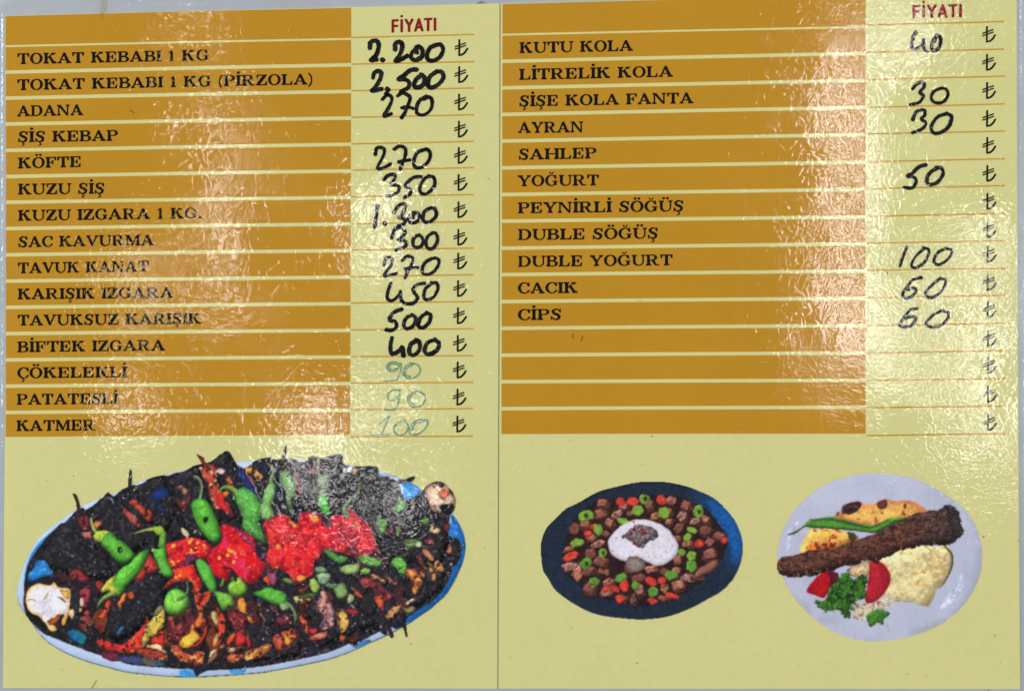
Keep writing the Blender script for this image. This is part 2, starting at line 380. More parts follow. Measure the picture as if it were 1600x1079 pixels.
# condensed plain capitals for the heading
def sn(w, *lines): return (w, [('+', 's', (np.array(l, float), .18)) if len(l) > 1 else El(l[0][0], l[0][1], .095, .095) for l in lines])
H_ = {'F': sn(.62, [(.12, .08), (.12, .92)], [(.12, .92), (.50, .92)], [(.12, .50), (.46, .50)]),
      'İ': sn(.30, [(.13, .08), (.13, .92)], [(.13, 1.22)]), 'I': sn(.30, [(.15, .08), (.15, .92)]),
      'Y': sn(.68, [(.08, .92), (.34, .48)], [(.60, .92), (.34, .48)], [(.34, .48), (.34, .08)]),
      'A': sn(.72, [(.08, .08), (.36, .92)], [(.64, .08), (.36, .92)], [(.18, .32), (.54, .32)]),
      'T': sn(.62, [(.06, .92), (.56, .92)], [(.31, .92), (.31, .08)])}
def text(name, s, x0, yb0, x1, yb1, cap, font, mat, par, space=.58, gap=.07, res=5, label=None):
    adv = []; x = 0
    for ch in s:
        adv.append(x); x += (space if ch == ' ' else font[ch][0] + gap)
    total = x - gap
    pad = cap * .5
    bx0, bx1 = x0 - 2, x1 + 2; by0, by1 = min(yb0, yb1) - cap * 1.45, max(yb0, yb1) + cap * .45
    nx, ny = int((bx1 - bx0) * res), int((by1 - by0) * res)
    PX, PY = np.meshgrid(bx0 + (np.arange(nx) + .5) / res, by0 + (np.arange(ny) + .5) / res)
    mask = np.zeros(PX.shape, bool)
    kx = (x1 - x0) / total; sl = (yb1 - yb0) / (x1 - x0)
    for ch, a in zip(s, adv):
        if ch == ' ': continue
        gx0 = x0 + (a - .12) * kx; gx1 = x0 + (a + font[ch][0] + .12) * kx
        i0, i1 = max(0, int((gx0 - bx0) * res)), min(nx, int((gx1 - bx0) * res) + 1)
        Xs, Ys = PX[:, i0:i1], PY[:, i0:i1]
        gx = (Xs - x0) / kx - a; gy = (yb0 + sl * (Xs - x0) - Ys) / cap
        gm = np.zeros(Xs.shape, bool)
        for sg, kd, dt in font[ch][1]:
            if kd == 'p': mm = inpoly(gx, gy, dt)
            elif kd == 'e': mm = ((gx - dt[0]) / dt[2]) ** 2 + ((gy - dt[1]) / dt[3]) ** 2 <= 1
            else: mm = instroke(gx, gy, np.asarray(dt[0]), dt[1])
            gm = (gm | mm) if sg == '+' else (gm & ~mm)
        mask[:, i0:i1] |= gm
    d_ = mask.copy(); d_[:, 1:] |= mask[:, :-1]; d_[:, :-1] |= mask[:, 1:]; d_[1:] |= mask[:-1]; d_[:, 2:] |= mask[:, :-2]; d_[:, :-2] |= mask[:, 2:]; mask = d_      # ink spread
    me = runs_mesh(name, mask, bx0, by0, res, ZT)
    return link(name, me, mat, par, label)

ITEMS_L = [('TOKAT KEBABI 1 KG', 27, 100.5, 326.5, 94.5), ('TOKAT KEBABI 1 KG (PİRZOLA)', 27, 141.2, 489, 132), ('ADANA', 27, 182, 130, 180),
           ('ŞİŞ KEBAP', 28, 222.3, 184.5, 220), ('KÖFTE', 28, 263.3, 127, 260.8), ('KUZU ŞİŞ', 28, 304, 163.5, 302.5), ('KUZU IZGARA 1 KG.', 28, 345, 315.5, 341),
           ('SAC KAVURMA', 28.5, 386.3, 240.5, 383), ('TAVUK KANAT', 28, 427, 232.5, 424), ('KARIŞIK IZGARA', 27.5, 467.6, 271, 465), ('TAVUKSUZ KARIŞIK', 27.5, 508.5, 314.5, 505.7),
           ('BİFTEK IZGARA', 27, 550, 258, 547.3), ('ÇÖKELEKLİ', 27, 590.7, 198.5, 589), ('PATATESLİ', 26.3, 632, 184.5, 630.5), ('KATMER', 25.7, 673, 149, 672)]
ITEMS_R = [('KUTU KOLA', 811.5, 83.3, 989, 79.6), ('LİTRELİK KOLA', 811.2, 125, 1051.5, 120), ('ŞİŞE KOLA FANTA', 811.2, 166.5, 1083.5, 161.5), ('AYRAN', 809.7, 208, 911.5, 206.7),
           ('SAHLEP', 810.3, 249.7, 932, 247.5), ('YOĞURT', 809.2, 291, 936, 289.7), ('PEYNİRLİ SÖĞÜŞ', 809.2, 333.3, 1068.5, 330), ('DUBLE SÖĞÜŞ', 809.2, 375, 1028.7, 372.5),
           ('DUBLE YOĞURT', 809.2, 416.8, 1051, 414.3), ('CACIK', 809.2, 458.4, 903, 457.5), ('CİPS', 809.2, 500, 877.5, 499.3)]
for it, par in [(i, pageL) for i in ITEMS_L] + [(i, pageR) for i in ITEMS_R]:
    text('item_name', it[0], *it[1:], 16.9 if par is pageL else 17.1, G, M['text'], par, label='black lettering reading ' + it[0])
text('price_heading', 'FİYATI', 611.5, 51.3, 682.5, 48.3, 20.5, H_, M['red'], pageL, gap=.10, label='dark red heading reading FİYATI')
text('price_heading', 'FİYATI', 1425.3, 28.8, 1504, 27.2, 20.5, H_, M['red'], pageR, gap=.10, label='dark red heading reading FİYATI')

def strokes(name, lines, z, mat, par, res=5, label=None, rough=0.0, seed=0):
    """lines: list of (points in photo px, width px or widths, smooth)"""
    P = [(catmull(p, 9) if sm else np.array(p, float), wd) for p, wd, sm in lines]
    allp = np.concatenate([p for p, _ in P]); mw = max(np.max(w_) for _, w_ in P)
    x0, y0 = allp.min(0) - mw; x1, y1 = allp.max(0) + mw
    X, Y = np.meshgrid(x0 + (np.arange(int((x1 - x0) * res)) + .5) / res, y0 + (np.arange(int((y1 - y0) * res)) + .5) / res)
    if rough:
        rg = np.random.default_rng(seed)
        for _ in range(4):
            a, b, c, d = rg.uniform(.25, 1.1, 4); e = rg.uniform(0, 6.28, 2)
            X = X + rough * .3 * np.sin(a * X + b * Y + e[0]); Y = Y + rough * .3 * np.sin(c * X - d * Y + e[1])
    mask = np.zeros(X.shape, bool)
    for p, wd in P:
        if np.ndim(wd): wd = np.interp(np.linspace(0, 1, len(p)), np.linspace(0, 1, len(wd)), wd)
        mask |= instroke(X, Y, p, wd)
    return link(name, runs_mesh(name, mask, x0, y0, res, z), mat, par, label)

LT = [62, 104.2, 147, 189.3, 230.3, 272.6, 315, 358, 395.2, 438, 480.5, 523.5, 565.2, 607.5, 649.5]
RT = [41.2, 85, 129, 172.7, 214.7, 258.3, 302, 346, 384.5, 428.2, 471.2, 516.3, 557.7, 603, 647]
def lira(x, y, par):
    q = lambda u, v: (x + u, y + v)
    strokes('lira_sign', [([q(0, .8), q(-.3, 24.5)], 3.0, False), ([q(-.3, 24.3), q(4.5, 23.3), q(9.0, 19.5), q(12.5, 14.2)], [2.8, 3.2, 3.2, 3.0], True),
                          ([q(-6.6, 11.2), q(9.6, 5.4)], 2.2, False), ([q(-6.8, 15.0), q(9.6, 9.3)], 2.2, False)], ZT, M['lira'], par)
for k in range(15):
    lira(717.8 - k * .22, LT[k], pageL)
    lira(1542.2 + k * .13, RT[k], pageR)

# ---- handwritten prices: coordinates as read from four-times enlargements (ox, oy = corner of the enlargement)
HW = [
 ('2.200', 400, 0, 0, 24, [[(712,300),(715,268),(740,254),(763,265),(766,300),(750,345),(718,378),(740,374),(752,373)], [(790,374),(792,376)],
    [(870,310),(870,275),(892,262),(913,275),(910,315),(895,350),(872,381),(905,373),(945,350)],
    [(1012,298),(978,325),(970,362),(1000,376),(1035,355),(1040,315),(1018,292),(1000,300),(1005,330)], [(1140,278),(1088,300),(1068,350),(1083,378),(1120,376),(1158,345),(1168,302),(1148,278),(1110,288)]]),
 ('2.500', 400, 0, 0, 24, [[(732,485),(740,457),(765,444),(783,460),(773,500),(742,550),(725,568),(760,562),(785,556)], [(820,558),(824,562)], [(815,588),(816,590)],
    [(1003,434),(960,442),(922,474),(893,495),(935,498),(958,520),(948,550),(905,572)], [(1038,470),(1002,495),(988,533),(1010,548),(1045,530),(1055,490),(1030,467)],
    [(1130,447),(1088,480),(1073,530),(1100,548),(1143,525),(1172,482),(1158,449),(1125,449)]]),
 ('270', 400, 0, 0, 20, [[(790,622),(815,597),(843,600),(848,630),(825,680),(800,722),(820,722),(845,710)], [(885,600),(915,582),(953,597),(963,620),(945,670),(927,710),(910,736)], [(912,675),(950,670),(982,678)],
    [(1065,602),(1022,630),(1003,680),(1012,713),(1050,718),(1088,690),(1102,640),(1083,607),(1050,620)]]),
 ('270', 400, 0, 0, 20, [[(745,965),(755,928),(785,922),(803,942),(790,985),(768,1028),(760,1056),(800,1048),(838,1026)], [(865,932),(895,914),(930,927),(935,960),(920,1010),(900,1060)], [(892,1012),(925,1005),(962,1000)],
    [(1065,932),(1012,952),(988,1000),(993,1043),(1030,1048),(1068,1020),(1090,972),(1073,934),(1040,942)]]),
 ('350', 400, 250, 0, 20, [[(800,122),(825,97),(863,92),(868,115),(842,150),(890,162),(893,190),(860,218),(817,226)], [(1030,104),(990,108),(958,128),(932,160),(963,180),(963,213),(927,235)],
    [(1080,97),(1042,130),(1023,185),(1045,213),(1088,195),(1118,150),(1108,107),(1075,102)]]),
 ('1.300', 400, 250, 0, 22, [[(760,287),(752,350),(743,420)], [(806,395),(808,399)], [(862,328),(890,287),(925,274),(933,297),(910,345),(893,357),(928,372),(923,400),(872,418)],
    [(990,332),(957,357),(957,385),(990,392),(1018,370),(1016,337),(985,330),(980,360)], [(1085,302),(1052,325),(1043,370),(1062,388),(1098,380),(1128,345),(1113,302),(1080,302)]]),
 ('300', 400, 250, 1, 20, [[(847,488),(870,432),(910,427),(933,452),(905,488),(892,500),(933,507),(938,535),(900,555),(872,563)], [(1020,467),(987,487),(982,528),(1005,548),(1038,530),(1043,492),(1020,467)],
    [(1110,452),(1072,480),(1063,528),(1085,556),(1118,540),(1135,495),(1123,457),(1100,457)]]),
 ('270', 400, 250, 0, 19, [[(800,655),(815,612),(845,612),(848,650),(820,690),(803,723),(840,718),(880,708)], [(913,628),(945,602),(978,612),(978,640),(950,690),(932,735)], [(930,680),(970,672),(1012,672)],
    [(1100,617),(1057,640),(1038,685),(1052,713),(1095,708),(1133,670),(1143,627),(1113,612),(1080,625)]]),
 ('450', 400, 250, 0, 19, [[(843,772),(825,820),(822,865),(850,878),(888,850),(903,820)], [(903,820),(905,865),(918,885)], [(1053,770),(1012,777),(982,802),(988,827),(1010,860),(985,893),(945,898),(912,885)],
    [(1105,767),(1062,800),(1048,853),(1070,873),(1113,850),(1137,802),(1128,769),(1095,767)]]),
 ('500', 400, 250, 0, 22, [[(910,932),(870,947),(838,980),(835,1000),(870,1010),(878,1040),(850,1063),(815,1060)], [(980,967),(938,987),(924,1033),(945,1053),(983,1035),(998,990),(975,967)],
    [(1065,957),(1028,985),(1014,1033),(1040,1048),(1077,1020),(1092,972),(1065,954)]]),
 ('400', 400, 500, 0, 24, [[(850,112),(840,160),(848,208),(885,198),(914,170)], [(914,172),(922,220)], [(1010,127),(968,150),(958,203),(985,218),(1018,190),(1023,142),(1000,124)],
    [(1110,124),(1068,145),(1054,193),(1080,213),(1127,190),(1144,147),(1118,121)]]),
 ('90', 400, 500, 2, 7, [[(905,272),(860,260),(825,275),(820,303),(850,322),(885,305),(905,268),(907,300),(892,345),(872,374),(800,381)], [(895,285),(860,272),(832,285),(845,310),(880,300)], [(965,268),(930,298),(922,340),(955,366),(1000,352),(1027,316),(1010,280),(965,266)],
    [(975,280),(940,305),(935,340),(965,352)]]),
 ('90', 400, 500, 2, 7, [[(892,437),(850,438),(822,470),(835,500),(870,495),(897,460),(900,432),(893,500),(877,548),(840,563),(800,556)], [(1000,443),(958,465),(948,505),(973,540),(1025,537),(1057,500),(1047,460),(998,443)], [(1000,458),(968,475),(963,510),(990,528)]]),
 ('100', 400, 500, 2, 7, [[(765,652),(800,625),(832,600),(812,650),(780,708),(718,718),(830,712)], [(922,623),(875,650),(863,690),(890,720),(932,706),(952,665),(930,626)], [(1050,620),(1000,628),(963,668),(963,710),(1010,712),(1062,672),(1072,630),(1040,620)], [(1045,632),(995,645),(975,690)]]),
]
HWR = [
 ('40', 1200, 0, 1, 17, [[(923,202),(905,240),(900,295),(930,308),(962,275),(972,252)], [(972,255),(975,305),(995,322)], [(1060,222),(1032,250),(1022,300),(1045,318),(1073,290),(1078,240),(1053,224),(1040,260)]]),
 ('30', 1200, 0, 0, 15, [[(903,557),(930,525),(968,515),(976,542),(950,578),(972,600),(945,640),(888,655)], [(1090,550),(1040,570),(1020,610),(1040,640),(1090,640),(1124,600),(1115,560),(1075,552)]]),
 ('30', 1200, 0, 1, 17, [[(905,747),(930,697),(975,688),(980,718),(960,745),(985,770),(965,805),(903,830)], [(1110,712),(1060,732),(1022,788),(1032,830),(1080,828),(1130,790),(1148,732),(1118,708)]]),
 ('50', 1200, 250, 1, 17, [[(985,30),(940,45),(905,80),(872,100),(915,110),(925,140),(900,175),(852,170)], [(1062,50),(1012,80),(992,130),(1010,153),(1058,140),(1093,92),(1085,52),(1050,48)]]),
 ('100', 1200, 250, 1, 15, [[(868,547),(845,600),(825,663)], [(970,558),(925,600),(897,650),(912,673),(955,658),(995,610),(1005,562),(972,548)], [(1110,553),(1060,580),(1037,628),(1055,653),(1100,640),(1143,595),(1145,562),(1108,550)]]),
 ('60', 1200, 250, 1, 15, [[(957,735),(910,747),(870,790),(842,838),(860,863),(900,850),(925,815),(905,800),(872,810)], [(1075,740),(1025,780),(987,828),(1002,858),(1050,848),(1098,800),(1108,750),(1073,738)]]),
 ('60', 1200, 250, 1, 15, [[(930,927),(885,940),(847,990),(827,1028),(850,1043),(898,1030),(923,990),(900,975),(862,990)], [(1085,942),(1030,970),(992,1013),(1002,1038),(1055,1043),(1108,1010),(1128,962),(1098,940)]]),
]
sd = 0
for rows, par in ((HW, pageL), (HWR, pageR)):
    for s_, ox, oy, kd, wd, ls in rows:
        sd += 1; rg = np.random.default_rng(100 + sd)
        lines = []
        for l in ls:
            p = [(ox + a / 4, oy + b / 4) for a, b in l]
            ww = wd / 4 * (1.45 if kd == 2 else 1.42 if par is pageR else 1.18) * rg.uniform(.86, 1.1, 6) if len(l) > 2 else wd / 4 * 1.15
            if len(l) == 2 and kd != 2: ww = wd / 4 * 1.35
            lines.append((p, ww, len(l) > 2))
        strokes('handwritten_price', lines, ZK, [M['marker'], M['greymarker'], M['green']][kd], par, rough=0.5, seed=sd,
                label={0: 'thick black marker number ', 1: 'black marker number ', 2: 'faint green pen number '}[kd] + s_)

# ------------------------------------------------------------------ printed food pictures (vertex-coloured print, one mesh per pictured piece)
pm, nt, out = hmat('photo_print'); N = nt.nodes.new; L = nt.links.new
at_ = N('ShaderNodeAttribute'); at_.attribute_name = 'ink'; bd = N('ShaderNodeBsdfDiffuse')
L(at_.outputs['Color'], bd.inputs[0]); L(bd.outputs[0], out.inputs[0])

def vnoise(X, Y, s, seed):
    rg = np.random.default_rng(seed); T = rg.random((64, 64))
    x = X / s; y = Y / s; xi = np.floor(x).astype(int); yi = np.floor(y).astype(int); fx = x - xi; fy = y - yi
    fx = fx * fx * (3 - 2 * fx); fy = fy * fy * (3 - 2 * fy)
    g = lambda a, b: T[b % 64, a % 64]
    return (g(xi, yi) * (1 - fx) + g(xi + 1, yi) * fx) * (1 - fy) + (g(xi, yi + 1) * (1 - fx) + g(xi + 1, yi + 1) * fx) * fy
def fbm(X, Y, s, seed, o=3):
    v = 0; a = 1; t = 0
    for i in range(o): v = v + a * vnoise(X + 17 * i, Y - 9 * i, s / 2 ** i, seed + i); t += a; a *= .6
    return v / t
def blur(A, r):
    if r < 1: r = 1
    r = int(r)
    for ax_ in (0, 1):
        for _ in range(2):
            P_ = np.pad(A, [(r + 1, r) if i == ax_ else (0, 0) for i in range(A.ndim)], mode='edge')
            c = np.cumsum(P_, ax_)
            n = A.shape[ax_]
            A = (np.take(c, np.arange(2 * r + 1, 2 * r + 1 + n), ax_) - np.take(c, np.arange(0, n), ax_)) / (2 * r + 1)
    return A
class Canvas:
    def __init__(s, x0, y0, x1, y1):
        s.x0, s.y0, s.w, s.h = x0, y0, x1 - x0 + 1, y1 - y0 + 1
        s.Y, s.X = np.mgrid[y0:y1 + 1, x0:x1 + 1].astype(float)
        s.col = np.zeros((s.h, s.w, 3)) + np.array([203., 199, 136]); s.own = np.full((s.h, s.w), -1); s.names = []; s.seed = 1; s.charred = ()
        s.cur = None
    def tile(s, ox, oy, k): s.cur = (ox, oy, k)
    def px(s, pts):
        if s.cur is None: return [(float(a), float(b)) for a, b in pts]
        ox, oy, k = s.cur; return [(ox + a / k, oy + b / k) for a, b in pts]
    def _paint(s, mask, win, mid, edge, name, tex, ts, th, spec, lite, depth):
        sl = win; m_ = mask.astype(float)
        if m_.sum() < 1: return
        s.seed += 7
        X, Y = s.X[sl], s.Y[sl]
        size = math.sqrt(m_.sum())
        r = max(1, min(9, size * depth))
        hgt = np.clip((blur(m_, r) - .5) * 2, 0, 1)
        gy_, gx_ = np.gradient(blur(m_, max(1, r * .8)))
        c = np.array(edge, float) + (np.array(mid, float) - np.array(edge, float)) * (hgt ** .7)[..., None]
        c = c * (1 + lite * (gx_ * .55 + gy_ * .85) * r)[..., None]
        n = fbm(X, Y, ts * 1.6, s.seed, 3)
        if depth > .06: c = c * (0.70 + 0.44 * n + 0.26 * vnoise(X, Y, 2.6, s.seed + 1))[..., None]
        else: c = c * (.93 + .14 * n)[..., None]
        if name == 'tomato':
            n5 = fbm(X, Y, 9, s.seed + 15, 3)[..., None]; k = np.clip((n5 - .52) * 6, 0, .75); c = c * (1 - k) + np.array([150, 14, 34]) * k
            n6 = fbm(X + 40, Y, 6, s.seed + 17, 3)[..., None]; k = np.clip((n6 - .62) * 7, 0, .7); c = c * (1 - k) + np.array([236, 92, 54]) * k
        if name in s.charred:
            n4 = fbm(X, Y, 6, s.seed + 11, 3); k = np.clip((n4 - .56) * 9, 0, .85)[..., None]; c = c * (1 - k) + np.array([44, 24, 26]) * k
            c = c * .88 + c.mean(-1, keepdims=True) * .10
        if tex is not None:
            n2 = fbm(X, Y, ts, s.seed + 3, 3); k = np.clip((n2 - th) * 7, 0, 1)[..., None]
            c = c * (1 - k) + np.array(tex, float) * k
        if spec:
            n3 = fbm(X, Y, 3.2, s.seed + 5, 2); k = np.clip((n3 - (1 - spec)) * 9, 0, .62)[..., None]
            c = c * (1 - k) + (c * .35 + np.array([132, 128, 130])) * k
        al = np.clip(blur(m_, 1) * 1.6 - .3, 0, 1) * np.clip(m_ * .6 + blur(m_, 1) * .7, 0, 1)
        s.col[sl] = s.col[sl] * (1 - al[..., None]) + c * al[..., None]
        if name:
            s.names.append(name); s.own[sl][mask] = len(s.names) - 1
    def win(s, P, pad):
        P = np.array(P)
        a = max(0, int(P[:, 0].min() - s.x0 - pad)); b = min(s.w, int(P[:, 0].max() - s.x0 + pad) + 2)
        c = max(0, int(P[:, 1].min() - s.y0 - pad)); d = min(s.h, int(P[:, 1].max() - s.y0 + pad) + 2)
        return (slice(c, d), slice(a, b))
    def poly(s, pts, mid, edge=None, name=None, tex=None, ts=7, th=.6, spec=0, lite=.55, warp=2.0, ws=5, depth=.16, sharp=False):
        P = s.px(pts)
        if not sharp: P = catmull(P, 4, True)
        w_ = s.win(P, 8); X, Y = s.X[w_], s.Y[w_]
        s.seed += 1
        dx = (fbm(X, Y, ws, s.seed + 900, 2) - .5) * 2 * warp; dy = (fbm(X, Y, ws, s.seed + 950, 2) - .5) * 2 * warp
        if edge is None: edge = np.array(mid) * .45
        s._paint(inpoly(X + dx, Y + dy, [tuple(p) for p in P]), w_, mid, edge, name, tex, ts, th, spec, lite, depth)
    def line(s, pts, wd, mid, edge=None, name=None, tex=None, ts=6, th=.6, spec=0, lite=.5):
        P = catmull(s.px(pts), 6) if len(pts) > 2 else np.array(s.px(pts)); k = s.cur[2] if s.cur else 1
        wd = np.array(wd, float) / k
        if wd.ndim: wd = np.interp(np.linspace(0, 1, len(P)), np.linspace(0, 1, len(wd)), wd)
        w_ = s.win(P, 9); 
        if edge is None: edge = np.array(mid) * .65
        s._paint(instroke(s.X[w_], s.Y[w_], P, wd), w_, mid, edge, name, tex, ts, th, spec, lite, .14)
    def dots(s, pts, r, c, c2=None):
        for a, b in s.px(pts):
            w_ = s.win([(a, b)], 8); rr = r * np.random.default_rng(int(a * 7 + b)).uniform(.6, 1.1) * (.62 if min(c) > 165 and r < 2.3 else 1)
            d = np.hypot((s.X[w_] - a) + .4 * (s.Y[w_] - b) * math.sin(a), (s.Y[w_] - b) * (1.15 + .5 * math.sin(b))); al = np.clip(rr - d + .5, 0, 1)[..., None]
            s.col[w_] = s.col[w_] * (1 - al) + np.array(c, float) * al
    def build(s, base, label, labels):
        rg = np.random.default_rng(5)
        c = s.col
        c = c * .5 + blur(c, 1) * .5
        c = np.clip(c + rg.normal(0, 4.5, c.shape[:2] + (1,)) + rg.normal(0, 2, c.shape), 0, 255)
        A = alb(c)
        P = plane(s.X, s.Y, ZB + 0.00001)
        cell = s.own[:-1, :-1]
        idx = np.arange(s.w * s.h).reshape(s.h, s.w)
        # pieces of which next to nothing shows stay part of the print around them
        cnt = np.bincount(cell[cell >= 0], minlength=len(s.names))
        main = 0
        cell = np.where((cell > 0) & (cnt[np.clip(cell, 0, None)] < 30), main, cell)
        root = None
        for i in [0] + [j for j in range(1, len(s.names)) if (cell == j).any()]:
            yy, xx = np.nonzero(cell == i)
            v4 = np.stack([idx[yy + 1, xx], idx[yy + 1, xx + 1], idx[yy, xx + 1], idx[yy, xx]], 1)
            u, inv = np.unique(v4.reshape(-1), return_inverse=True)
            me = bpy.data.meshes.new(s.names[i]); n = len(v4)
            me.vertices.add(len(u)); me.vertices.foreach_set('co', P.reshape(-1, 3)[u].astype(np.float32).reshape(-1))
            me.loops.add(n * 4); me.loops.foreach_set('vertex_index', inv.astype(np.int32).reshape(-1))
            me.polygons.add(n); me.polygons.foreach_set('loop_start', np.arange(0, n * 4, 4, dtype=np.int32))
            at = me.attributes.new('ink', 'FLOAT_COLOR', 'POINT')
            at.data.foreach_set('color', np.concatenate([A.reshape(-1, 3)[u], np.ones((len(u), 1))], 1).astype(np.float32).reshape(-1))
            me.update()
            o = link(s.names[i], me, pm, menu if i == 0 else root, label if i == 0 else labels.get(s.names[i]))
            if i == 0: root = o

GR, GRE = (98, 178, 62), (42, 92, 34)
T8 = dict(A=(20, 690), B=(200, 690), C=(380, 690), D=(550, 690), E=(20, 815), F=(200, 815), G=(380, 815), H=(550, 815), I=(20, 935), J=(200, 935), K=(380, 935), L=(550, 935))
cv = Canvas(20, 690, 735, 1064)
cv.charred = ('tomato_piece', 'onion_piece', 'meat_piece', 'grilled_strip', 'pepper_piece', 'red_pepper_piece', 'onion_ring', 'grilled_onion_slice', 'grilled_tomato', 'yellow_pepper_piece')
def T(k): cv.tile(*T8[k], 8.0)
outer = [(26,924),(33,893),(42.5,870),(57.5,842.5),(76,825),(94,812),(112,799),(126,790),(150,780),(175,771),(189,764),(210,755),(235,746),(260,740),(300,731),(340,724),(372,720.5),(396,719),(465,717.5),(510,718),(542,725),(557,727),(592,735),(612,740),(625,746),(642,754),(656,763),(685,780),(706,800),(719,820),(725,834),(727.5,852),(724,875),(717,893),(710,906),(697,927),(683,940),(672,950),(655,961),(636,974),(605,991),(575,1004),(552,1015),(522,1026),(490,1034),(430,1046),(392,1051),(325,1055.5),(280,1056),(225,1052),(200,1049),(182,1045),(130,1030),(90,1012),(66,994),(45,966),(31,945)]
cv.cur = None
cv.poly([(x + (0 if x < 600 else .6), y + 1.3) if y > 900 else (x, y) for x, y in outer], (48, 62, 80), (48, 62, 80), 'platter', lite=0, warp=.3, depth=.01)
cv.poly(outer, (188, 204, 232), (172, 192, 226), 'platter_rim', lite=.15, warp=.3, depth=.02, ts=30)
cv.names.pop(); cv.own[cv.own == 1] = 0
# blue parts of the rim
for p in ([(704,803),(719,820),(728,850),(724,877),(710,906),(697,927),(672,950),(640,972),(632,967),(660,946),(690,915),(706,885),(712,850)],):
    cv.poly(p, (34, 112, 184), (24, 84, 150), lite=.2, warp=.6, ts=14)
cv.poly([(282,1046),(306,1047),(305,1055),(281,1055)], (66, 148, 212), (66, 148, 212), lite=0); cv.poly([(358,1046),(386,1045),(380,1051),(366,1053)], (66, 148, 212), (66, 148, 212), lite=0)
cv.poly([(552,1006),(575,998),(577,1003),(556,1011)], (60, 128, 190), lite=0); cv.poly([(45,872),(60,848),(90,822),(104,815),(100,822),(72,850),(52,880),(44,905),(40,930),(37,905)], (42, 128, 196), (70, 150, 210), lite=0, warp=.8)
cv.poly([(100,818),(114,805),(113,815),(104,822)], (60, 140, 205), lite=0)
food = [(39,902),(47,875),(70,842),(90,822),(96,817),(107,815),(115,800),(121,797),(132,797),(151,785),(160,776),(169,768),(177,775),(186,768),(195,762),(206,757),(219,757),(228,750),(237,745),(256,741),(262,743),(275,738),(287,736),(300,728),(312,724),(329,720),(343,709),(355,703),(362,710),(370,724),(375,728),(382,731),(390,727),(397,720),(405,716),(422,713),(424,717),(436,716),(450,715),(462,717),(467,722),(480,719),(484,712.5),(495,713),(505,715),(510,712),(535,709),(536,724),(548,727),(557,728),(569,727),(582,727),(592,731),(593,740),(612,745),(627,749),(641,744),(648,744),(642,752),(640,756),(656,764),(659,767),(666,758),(675,753),(685,751),(694,754),(706,767),(712,780),(710,796),(703,806),(701,815),(704,837),(714,840),(721,850),(719,871),(705,896),(697,914),(681,934),(662,947),(645,958),(634,967),(630,977),(618,982),(610,979),(587,989),(562,1002),(553,1002),(520,1016),(492,1024),(430,1037),(380,1044),(340,1046),(325,1047),(312,1053),(306,1056),(300,1045),(275,1044),(225,1040),(200,1037),(182,1031),(130,1014),(82,995),(64,986),(45,966),(37,945)]
cv.poly(food, (31, 31, 34), (24, 24, 28), 'charred_meat', tex=(58, 52, 56), ts=9, th=.62, warp=.7, ws=4, lite=.1, depth=.01, spec=.09)
X_, Y_ = cv.X, cv.Y; inside = cv.own == len(cv.names) - 1
# browner and mauve flecks on the charcoal, denser to the right as painted glare
for (s_, c_, t_, amp) in ((5, (92, 48, 44), .68, .8), (4, (96, 92, 108), .70, .9), (4.2, (150, 150, 164), .85, .7), (14, (30, 40, 66), .62, .5)):
    n_ = fbm(X_, Y_, s_, 400 + int(s_ * 10), 3); k_ = np.clip((n_ - t_ + .06 * (X_ > 400)) * 8, 0, amp) * inside
    cv.col = cv.col * (1 - k_[..., None]) + np.array(c_, float) * k_[..., None]
q = cv.poly; ln = cv.line
rgc = np.random.default_rng(21)
cv.cur = None
for gy_ in range(730, 1030, 24):
    for gx_ in range(60, 715, 30):
        x = gx_ + rgc.uniform(-10, 10); y = gy_ + rgc.uniform(-8, 8)
        jx, jy = int(x - 20), int(y - 690)
        if not (0 < jx < cv.w and 0 < jy < cv.h and cv.own[jy, jx] >= 0 and ((x - 382) / 325) ** 2 + ((y - 890) / 142) ** 2 < .80): continue
        lower = y > 925 + (x - 380) * -.05
        a0 = rgc.uniform(0, 6.28); R1 = rgc.uniform(12, 24); R2 = R1 * rgc.uniform(.5, .9); tl = rgc.uniform(.9, 1.9)
        p = []
        for i in range(6):
            t_ = a0 + i * 1.047; u, v = R1 * math.cos(t_) * rgc.uniform(.8, 1.15), R2 * math.sin(t_) * rgc.uniform(.8, 1.15)
            p.append((x + u * math.cos(tl) - v * math.sin(tl), y + u * math.sin(tl) + v * math.cos(tl)))
        k = rgc.random()
        if lower and k < .5: c_, tx = ((86, 36, 32), (60, 30, 30), (104, 52, 36), (74, 44, 50))[int(k * 8)], (150, 84, 60)
        elif k > .86: c_, tx = (62, 36, 40), (110, 80, 80)
        else: c_, tx = (38, 36, 40), (62, 58, 66)
        q_ = cv.poly(p, c_, (12, 11, 13), 'charred_chunk', tex=tx, ts=5, th=.62, lite=1.3, warp=2.2, sharp=True, depth=.12, spec=.07 if x < 400 else .17)
